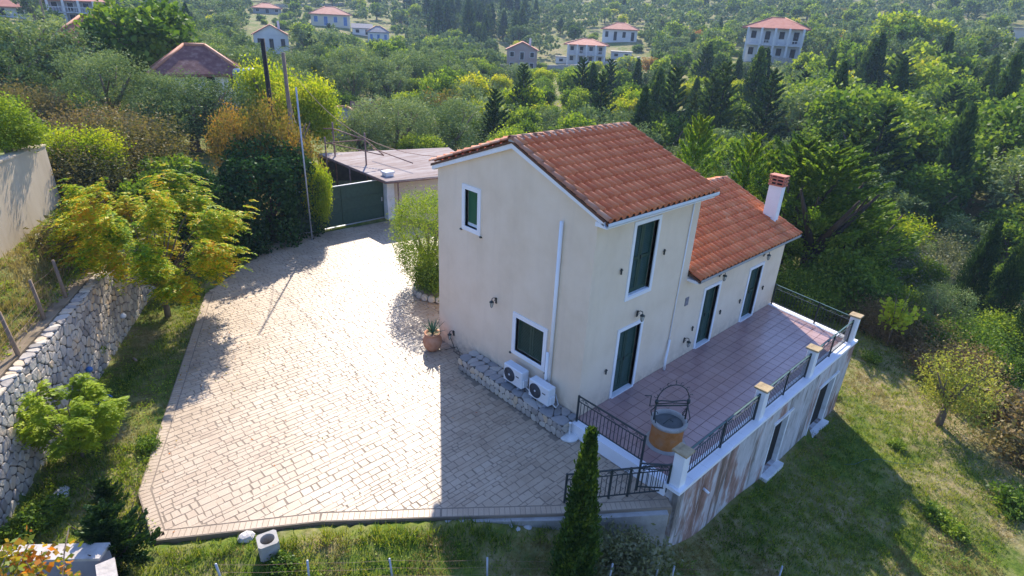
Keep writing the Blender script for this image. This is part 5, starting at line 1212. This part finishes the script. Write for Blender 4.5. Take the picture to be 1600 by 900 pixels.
# slim cypress and juniper in the foreground
LEV['hero'] = (30000, .016)
def cyp_geo(n, size, seed, R): return crown_cypress(n, size, seed, R)
p = np.array([-3.38, -2.98, hz(-3.38, -2.98)])
hh = 4.2
t = thing('cypress_tree', 'slim bright tipped cypress in front of the iron railing', 'tree', tuple(p)); V, F_ = crown_cypress(16000, .024, 4, .074); o = link('crown', mesh_np('cypress_crown', V*hh, F_, LF['cyp']), t)
V, F_ = crown_cypress(18000, .028, 9, .092); V[:, :2] *= .8; V[:, 2] *= .9; link('inner_foliage', mesh_np('cypress_inner', V*hh, F_, LF['dark']), t); MB().tube([(0, 0, -.2), (0, 0, hh*.8)], [.06, .02], 7).build('trunk', MT['darkbark'], t)
V, F_ = crown_conifer(16000, .05, 21, .50, 60, .55, .04, .6)
for (px, py, h, w, l_) in ((190, 893, 1.75, 1., 'dark juniper bush at the lower left corner of the driveway'), (175, 800, .95, .9, 'low dark juniper shoot behind the lower left juniper')):
    p = gp(px, py, D-.1); t = thing('juniper_bush', l_, 'shrub', tuple(p)); o = link('crown', mesh_np('juniper_crown', V*np.array([h*w*.9, h*w*.9, h]), F_, LF['dark']), t)
    trunk_geo(3, .4, .03, 6, .4, .7, False).build('stem', MT['darkbark'], t).scale = (h, h, h)
for (px, py, h, w, l_) in ((930, 898, .85, .8, 'thin grey-green shrub just right of the slim cypress'), (1000, 905, .9, .9, 'thin grey-green shrub at the bottom of the stained wall corner'), (960, 880, .8, .8, 'small grey shrub under the driveway edge')):
    P = gat(px, py); plant('silver', P, h, w, l_, lev='small')
# vine leaves in the lower left corner
t = thing('vine', 'orange and yellow vine leaves hanging over the low wall in the corner', 'vine'); mb = MB(); PP = []
for k, (a_, b_) in enumerate((((20, 905), (45, 850)), ((60, 905), (30, 865)), ((95, 905), (108, 822)), ((0, 880), (25, 850)), ((20, 905), (5, 858)), ((50, 900), (75, 862)), ((108, 905), (100, 880)))):
    A_ = CAM+ray(*a_)*9.3; B_ = CAM+ray(*b_)*9.7; A_[2] -= .05; mb.tube([A_-EZ*.5, A_, (A_+B_)/2+EZ*.05, B_], .008, 4)
    for s in np.linspace(0, 1, 9): PP += [A_*(1-s)+B_*s+rng.normal(size=3)*.07 for _ in range(8 if a_[0] < 90 else 3)]
mb.build('stem', MT['bark'], t); PP = np.array(PP); V, F_ = quads(PP, rng.uniform(.04, .11, len(PP)), None, .8); tag(link('leaf_mass', mesh_np('vine_leaves', V, F_, LF['vine']), t), kind='stuff')
# trees and shrubs at the lawn
E('thin', 1466, 664, 3.1, .9, 'small leaning yellow-green tree alone on the lawn edge to the right')
E('sapling', 1385, 540, 2.9, 1.0, 'thin sapling with yellow leaves beyond the far terrace pier')
E('cedar', 1248, 456, 8.2, 1.1, 'big green conifer with double trunk right of the chimney', dd=None)
E('cedar', 1205, 440, 8.4, .95, 'tall green conifer directly behind the chimney', dd=37)
E('conifer', 1135, 420, 8.2, .70, 'golden conifer behind the lower roof ridge', dd=36)
E('conifer', 1060, 400, 8.6, .65, 'bright green conifer above the join of the two roofs', dd=38)
E('conifer', 1250, 420, 7.8, .7, 'golden conifer to the right behind the big green one', dd=42)
E('conifer', 1170, 420, 7.4, .7, 'smaller golden conifer between two taller ones behind the lower roof', dd=39)
E('cedar', 1318, 440, 6.0, 1.1, 'bushy green conifer right of the double trunked one', dd=37)
sl = [('brown', 1300, 470, 1.3), ('brown', 1345, 505, 1.4), ('brown', 1395, 530, 1.6), ('broad', 1430, 540, 1.7), ('brown', 1520, 640, 1.1), ('brown', 1570, 660, 1.2), ('brown', 1590, 720, 1.0), ('broad', 1590, 610, 1.6), ('shrub', 1540, 600, 1.3), ('shrub', 1360, 470, 1.9), ('shrub', 1310, 455, 1.5),
      ('brown', 1440, 545, 1.5), ('brown', 1490, 600, 1.5), ('shrub', 1575, 560, 2.0), ('silver', 1400, 450, 2.6), ('silver', 1440, 440, 2.6), ('shrub', 1480, 560, 1.8), ('brown', 1270, 465, 1.0), ('shrub', 1400, 500, 1.8), ('shrub', 1340, 440, 2.0), ('broad', 1560, 480, 3), ('cypress', 1492, 515, 6.6), ('cypress', 1537, 535, 6.2), ('cypress', 1580, 560, 4.5)]
wd = ['first', 'second', 'third', 'fourth', 'fifth', 'sixth', 'seventh', 'eighth']
ORD = ['leftmost', 'second from left', 'third from left', 'fourth from left', 'fifth from left', 'sixth from left', 'seventh from left', 'eighth from left', 'ninth from left', 'tenth from left', 'eleventh from left']
def name_cells(cells):
    for (nm, wh), lst in cells.items():
        lst.sort(key=lambda c: c[0])
        for i, (_, o) in enumerate(lst):
            if len(lst) == 1: o['label'] = nm+' '+wh
            elif len(lst) == 2: o['label'] = ('left' if i == 0 else 'right')+' of two: '+nm+' '+wh
            elif i < 11: o['label'] = ORD[i]+' '+nm+' '+wh
            else: o['label'] = nm+' '+wh+', towards the right'; o['group'] = nm.replace('cypress', 'cypresse')+'s '+wh
scell = {}
for i, (k, px, py, h) in enumerate(sl):
    lab = {'brown': 'russet bramble shrub', 'shrub': 'green shrub', 'broad': 'leafy green shrub', 'silver': 'pale grey-green bush', 'cypress': 'narrow dark cypress'}[k]
    where = 'close to the far terrace pier' if px < 1350 else 'beyond the thin sapling' if px < 1450 else 'behind the small lawn tree' if px < 1545 else 'at the right edge beside the lawn'
    scell.setdefault((lab, where), []).append((px, E(k, px, py, h, 1.25 if k not in ('cypress', 'broad') else 1.0, 'shrub', group='shrubs beyond the lawn')))
name_cells(scell)
for px, py, s, wh in ((1460, 810, .4, 'at the sunlit edge of the house shadow on the lawn'), (1585, 800, .7, 'at the right edge of the lawn'), (1360, 565, .4, 'under the far terrace corner'), (1300, 620, .3, 'close to the far end of the terrace wall'), (1490, 835, .4, 'beside the chimney shadow on the lawn'), (1400, 700, .3, 'in the middle of the sunlit lawn'), (235, 700, .3, 'against the left driveway edge'), (110, 640, .3, 'at the foot of the stone wall'), (80, 805, .4, 'beside the pale rock slab'), (40, 835, .45, 'in the corner above the low wall'), (285, 462, .3, 'at the foot of the yellow tree'), (150, 560, .3, 'below the blue globe lamp'), (440, 890, .3, 'just right of the hollow block')):
    E('shrub', px, py, s, 1.3, 'low leafy weed clump '+wh, group='weed clumps in the grass')

# ------------------------------------------------------------------ hillside woodland
LAND = [(1200, 70, 'the columned house'), (912, 90, 'the wide white house'), (966, 55, 'the small orange house'), (815, 95, 'the gabled house'), (517, 30, 'the cream bungalow'), (426, 70, 'the white cottage'), (592, 60, 'the little white house'), (130, 25, 'the grey villa'), (318, 110, 'the dark red roof'), (158, 65, 'the orange roof'), (557, 98, 'the parked white van'), (540, 195, 'the pipe frame'), (1220, 320, 'the chimney'), (880, 240, 'the main roof ridge'), (1400, 70, 'the yellow trees'), (1500, 450, 'the narrow cypresses'), (1400, 480, 'the yellow sapling'), (700, 20, 'the top cypresses'), (1590, 55, 'the right edge house'), (1180, 90, 'the terrace wall')]
PROP = [(-16, -16), (16.5, -16), (20.5, -6), (17.0, -2), (15, 3), (14, 9), (9, 15), (12, 22), (10, 33), (0, 31), (-3, 40), (-20, 44), (-26, 10)]
cand = []
r = 23.
while r < 360:
    s = 3.1+r*.019; na = int(1.78*r/s); a0 = math.atan2(RC[1, 2], RC[0, 2])
    for k in range(na):
        a = a0-.89+1.78*(k+rnd.random())/na; q = r+rnd.uniform(-.4, .4)*s; x = CAM[0]+q*math.cos(a); y = CAM[1]+q*math.sin(a); cand.append((x, y))
    r += s*.86
cx = np.array(cand); ok = insd(PROP, cx[:, 0], cx[:, 1]) < 0; cx = cx[ok]; cz = H(cx[:, 0], cx[:, 1])
explicit = np.array([o.location[:2] for o in col.objects if o.parent is None and o.get('category') in ('tree', 'house')])
trees = []
for (x, y), z in zip(cx, cz):
    px, py, d = proj((x, y, z)); dist = math.sqrt((x-CAM[0])**2+(y-CAM[1])**2)
    if px < -60 or px > 1680 or py > 760: continue
    dm = np.hypot(explicit[:, 0]-x, explicit[:, 1]-y).min()
    if dm < 2.2: continue
    v = rnd.random(); k = None; h = 0; w = 1.
    n_ = math.sin(x*.045+1)*math.cos(y*.05)+math.sin(x*.11+y*.07)*.5
    if px > 1230 and 165 < py < 440:
        k = 'cypress' if v < .26 else 'pine' if v < .32 else 'broad' if v < .72 else 'olive' if v < .94 else 'yellow'
        h = rnd.uniform(7, 11) if k in ('cypress', 'pine') else rnd.uniform(3.2, 4.6) if py > 370 else rnd.uniform(5, 8); w = 1.25 if k == 'cypress' else 1.25 if k == 'pine' else 1.15
    elif px > 1230 and py >= 440:
        k = 'shrub' if v < .4 else 'olive' if v < .72 else 'broad' if v < .85 else 'brown' if v < .93 else 'cypress'; h = rnd.uniform(2, 3.6) if k != 'cypress' else 5.5
        if px > 1480 and py > 560: h *= .6
    elif 690 < px < 1230 and 140 < py < 260:
        k = 'cypress' if v < .20 else 'pine' if v < .34 else 'yellow' if v < .54 else 'broad' if v < .82 else 'olive'
        h = rnd.uniform(6.5, 10) if k in ('cypress', 'pine') else rnd.uniform(3.2, 5.0); w = 1.35 if k == 'cypress' else 1
    elif 1230 < px and 110 < py <= 165:
        k = 'cypress' if v < .25 else 'pine' if v < .4 else 'olive' if v < .75 else 'broad'; h = rnd.uniform(5, 9)
    elif 660 < px < 830 and py < 75:
        k = 'cypress' if v < .5 else 'olive' if v < .85 else 'broad'; h = rnd.uniform(9, 13) if k == 'cypress' else rnd.uniform(4, 6.5); w = 1.5 if k == 'cypress' else 1
    else:
        if (n_ > 1.0 and v < .6) or v < .08: continue
        v = rnd.random(); k = 'olive' if v < .70 else 'broad' if v < .87 else 'yellow' if v < .93 else 'orange' if v < .945 else 'pine' if v < .97 else 'cypress'
        h = rnd.uniform(3.6, 5.6)+dist*.004; w = rnd.uniform(.95, 1.25)
        if k == 'cypress': h *= 1.5; w = 1.2
        if k in ('yellow', 'orange'): h *= .75
    h *= rnd.uniform(.88, 1.12)
    # keep the village visible
    hw = h*w*.5/d*FPX; top = py-h/d*FPX*.95; bad = False
    for (a, b, c, e, hd) in HOUSES:
        if d < hd*1.06+3 and px+hw > a and px-hw < c and py > b and top < e-(e-b)*.22: bad = True; break
    if bad:
        k = 'shrub'; h = rnd.uniform(1.2, 2.2); w = 1.2; top = py-h/d*FPX
        if any(px > a-3 and px < c+3 and py > b and top < e and d < hd*1.06+3 for (a, b, c, e, hd) in HOUSES) or rnd.random() < .3: continue
    trees.append([k, (x, y, z), h, w, px, py, d])
for px, py, h, w in ((1390, 99, 10, 1.1), (1440, 104, 9, 1.1), (1375, 92, 8, 1.0)):
    P = gat(px, py); trees.append(['yellow', tuple(P), h, w, px, py, proj(P)[2]])
P = gat(1478, 40); trees.append(['cypress', tuple(P), 13, 1.2, 1478, 40, proj(P)[2]])
cnt = {}; trees.sort(key=lambda t: -t[2]/t[6]); stuff = {}
cells = {}
SZ = lambda h: 'small' if h < 3.8 else 'tall' if h > 7.5 else 'medium'
for k, P, h, w, px, py, d in trees:
    nm = KIND[k][0]; cnt[nm] = cnt.get(nm, 0)+1
    lim = 290
    if cnt[nm] <= lim:
        L0 = min(LAND, key=lambda l: (l[0]-px)**2+((l[1]-py)*1.6)**2); dx, dy = px-L0[0], py-L0[1]
        rel = ('to the right of' if dx > 0 else 'to the left of') if abs(dx) > abs(dy)*1.3 else ('on the slope above' if dy < 0 else 'in the trees below')
        rel = ('right of' if dx > 0 else 'left of') if abs(dx) > abs(dy)*1.3 else ('above' if dy < 0 else 'below')
        far = 'well ' if abs(dx)+abs(dy) > 90 else 'just '
        cells.setdefault((SZ(h)+' '+KIND[k][1], far+rel+' '+L0[2]), []).append((px, plant(k, P, h, w, 'tree', KIND[k][1].replace('cypress', 'cypresse')+'s on the hillside', name=nm)))
    else: stuff.setdefault(k, []).append((P, h, w))
name_cells(cells)
for k, lst in stuff.items():
    VV = []; FF = []; o = 0; pr = [proto(k, 'stuff', v) for v in range(3)]
    for P, h, w in lst:
        V, F_ = pr[rnd.randrange(3)]; a = rnd.uniform(0, 6.28); c, s = math.cos(a), math.sin(a); R_ = np.array([[c, s, 0], [-s, c, 0], [0, 0, 1]])
        VV.append((V*np.array([h*w, h*w, h]))@R_+np.array(P)); FF.append(F_+o); o += len(V)
    tag(link('far_woodland', mesh_np('far_woodland', np.concatenate(VV), np.concatenate(FF), LF[KIND[k][2]])), f'far {KIND[k][1]} cover blending together on the distant hillside', 'woodland', kind='stuff')
print('TREES', cnt, {k: len(v) for k, v in stuff.items()})

# ------------------------------------------------------------------ grass
def scatter(n, poly, avoid, dens_r=14.):
    xs_ = [p[0] for p in poly]; ys_ = [p[1] for p in poly]; out = []
    X = rng.uniform(min(xs_), max(xs_), n*3); Y = rng.uniform(min(ys_), max(ys_), n*3)
    k = insd(poly, X, Y) > 0
    for av, mg in avoid: k &= insd(av, X, Y) < -mg
    X = X[k]; Y = Y[k]; d = np.hypot(X-CAM[0], Y-CAM[1]); k = rng.random(len(X)) < np.minimum(1, (dens_r/d)**1.2); X = X[k][:n]; Y = Y[k][:n]
    return np.stack([X, Y, H(X, Y)], 1)
def patch(P, lo, hi, seed, s=.9):
    v = np.sin(P[:, 0]*s+seed)+np.cos(P[:, 1]*s*1.2+seed*2)+np.sin((P[:, 0]+P[:, 1])*s*.6+seed*3)+np.sin(P[:, 0]*s*2.7-P[:, 1]*s*2.2); return (v > lo) & (v < hi)
def tufts(name, P, nb, h, w, mat, label, spread=.05):
    n = len(P); i = np.repeat(np.arange(n), nb); m = len(i); hh_ = (h*rng.uniform(.5, 1.3, n))[i]*rng.uniform(.6, 1.2, m)
    A = rng.normal(size=(m, 3))*.38+EZ; A /= np.linalg.norm(A, axis=1)[:, None]; base = P[i]+rng.normal(size=(m, 3))*np.array([spread, spread, 0]); C_ = base+A*(hh_*.5)[:, None]
    V, F_ = quads(C_, hh_, A, 1.0); V = V.reshape(m, 4, 3); mid = (V[:, 1]+V[:, 3])/2; B = V[:, 1]-V[:, 3]; B /= np.linalg.norm(B, axis=1)[:, None]
    V[:, 1] = mid+B*w-A*(hh_*.2)[:, None]; V[:, 3] = mid-B*w-A*(hh_*.2)[:, None]
    tag(link(name, mesh_np(name, V.reshape(-1, 3), F_, LF[mat])), label, 'grass', kind='stuff')
LAWN = [(-12, -9), (14, -9), (20, -6), (17.5, 2), (11.6, 2), (11.2, -.2), (10.8, -3.45), (-.4, -3.45), (-3, -2.0), (-5, -.3), (-9.4, 2.6), (-12, 4)]
STRIP = [g2(215, 775), g2(238, 845), (-11.5, 2.5), tuple(F1-WD*2-WN*.1), tuple(F2+WD*2-WN*.1), (-3.5, 18), g2(320, 460)]
UPP = [tuple(F1+WN*.55), tuple(F2+WD*3+WN*.55), (-2, 26), (-8, 34), (-14, 30), tuple(BW1-BN*.1), tuple(BW0-BN*.1), (-12, 8)]
def dpoly(m=0): return DRIVE
A1 = scatter(24000, LAWN, [(DRIVE, -.03)]); g_ = patch(A1, -5, .9, 1.3)
tufts('lawn_grass', A1[g_], 6, .12, .010, 'grass', 'short green grass tufts covering the lawn around the terrace')
tufts('dry_grass', A1[~g_], 6, .11, .009, 'dry', 'dry straw coloured grass tufts in bare patches of the lawn')
A2 = scatter(6500, STRIP, [(DRIVE, -.02)]); g_ = patch(A2, -5, .8, 2.2)
tufts('verge_grass', A2[g_], 6, .13, .010, 'grass', 'shaded grass in the strip between stone wall and driveway')
tufts('dry_grass', A2[~g_], 5, .09, .006, 'dry', 'dry leaf litter and straw in the strip under the yellow tree')
A3 = scatter(12000, UPP, []); g_ = patch(A3, -5, .3, 4.2)
tufts('terrace_grass', A3[g_], 6, .2, .012, 'grass', 'rough green weeds on the terrace above the stone wall')
tufts('dry_grass', A3[~g_], 6, .28, .010, 'dry', 'tall dry grass on the terrace above the stone wall')
EDG = [(-9.6, 2.9), (-9.2, 2.4), (-4.6, -.9), (-.5, -3.9), (-.5, -3.55), (-4.5, -.42), (-8.9, 2.62)]
A4 = scatter(1500, EDG, [(DRIVE, .0)]); tufts('edge_grass', A4, 9, .20, .009, 'grass', 'longer grass leaning over the lower driveway edge')
X_ = np.concatenate([rng.normal(size=(420, 2))*np.array([2.0, 1.8])+np.array([-6.0, 10.5]), rng.uniform((-9, 2), (-1, 17), (240, 2)), rng.normal(size=(120, 2))*.5+np.array([1.2, 8.6])])
X_ = X_[insd(DRIVE, X_[:, 0], X_[:, 1]) > .05]; V, F_ = quads(np.c_[X_, np.full(len(X_), D+.012)], rng.uniform(.03, .07, len(X_)), np.c_[rng.normal(size=(len(X_), 2)), np.zeros(len(X_))], .7, np.c_[rng.normal(size=(len(X_), 2)), rng.normal(size=len(X_))*.2])
tag(link('fallen_leaves', mesh_np('fallen_leaves', V, F_, LF['vine'])), 'fallen leaves scattered over the paving', 'leaves', kind='stuff')
tag(MB().tube([gat(*q)+EZ*.04 for q in ((1318, 729), (1335, 727), (1352, 721), (1372, 720), (1400, 726), (1440, 728))], .009, 5).build('garden_hose', MT['ironteal']), 'thin greenish hose lying across the lawn at the edge of the house shadow', 'hose')
# ground cover leaves
def cover(P, s, mat, name, label):
    n = len(P); i = np.repeat(np.arange(n), 14); C_ = P[i]+rng.normal(size=(len(i), 3))*np.array([.10, .10, .03])+EZ*.06
    V, F_ = quads(C_, s*rng.uniform(.5, 1.3, len(i)), rng.normal(size=(len(i), 3))*np.array([1, 1, .4]), .8); tag(link(name, mesh_np(name, V, F_, LF[mat])), label, 'ground cover', kind='stuff')
B1 = scatter(1500, LAWN, [(DRIVE, 0)]); cover(B1[patch(B1, -5, .2, 7.7, 1.4)], .05, 'broad', 'clover_patch', 'low clover patches scattered in the lawn')
B2 = scatter(900, STRIP, [(DRIVE, 0)]); cover(B2[patch(B2, -5, .4, 5.1, 1.6)], .05, 'broad', 'clover_patch', 'low clover patches below the dry stone wall')
B3 = scatter(1500, UPP, []); cover(B3[patch(B3, -5, .6, 3.1, 1.1)], .09, 'broad', 'weed_cover', 'leafy creeping weeds on the upper terrace by the fence')
B4 = scatter(1500, LAWN, [(DRIVE, 0)]); cover(B4[patch(B4, .9, 5, 1.3)], .04, 'brown', 'leaf_litter', 'fallen dry leaves scattered on bare lawn patches')

# ------------------------------------------------------------------ haze
hm = bpy.data.materials.new('haze_air'); hm.use_nodes = True; hn = hm.node_tree.nodes; hn.clear(); ho = hn.new('ShaderNodeOutputMaterial'); hv = hn.new('ShaderNodeVolumePrincipled')
hv.inputs['Color'].default_value = (.50, .70, 1., 1); hv.inputs['Density'].default_value = .00040; hv.inputs['Anisotropy'].default_value = .2
hm.node_tree.links.new(hv.outputs[0], ho.inputs['Volume'])
o = MB().box((-1300, -1300, -130), (1300, 1300, 112)).build('haze', hm); tag(o, 'thin blue haze between the viewer and the hillside', 'haze', kind='stuff')
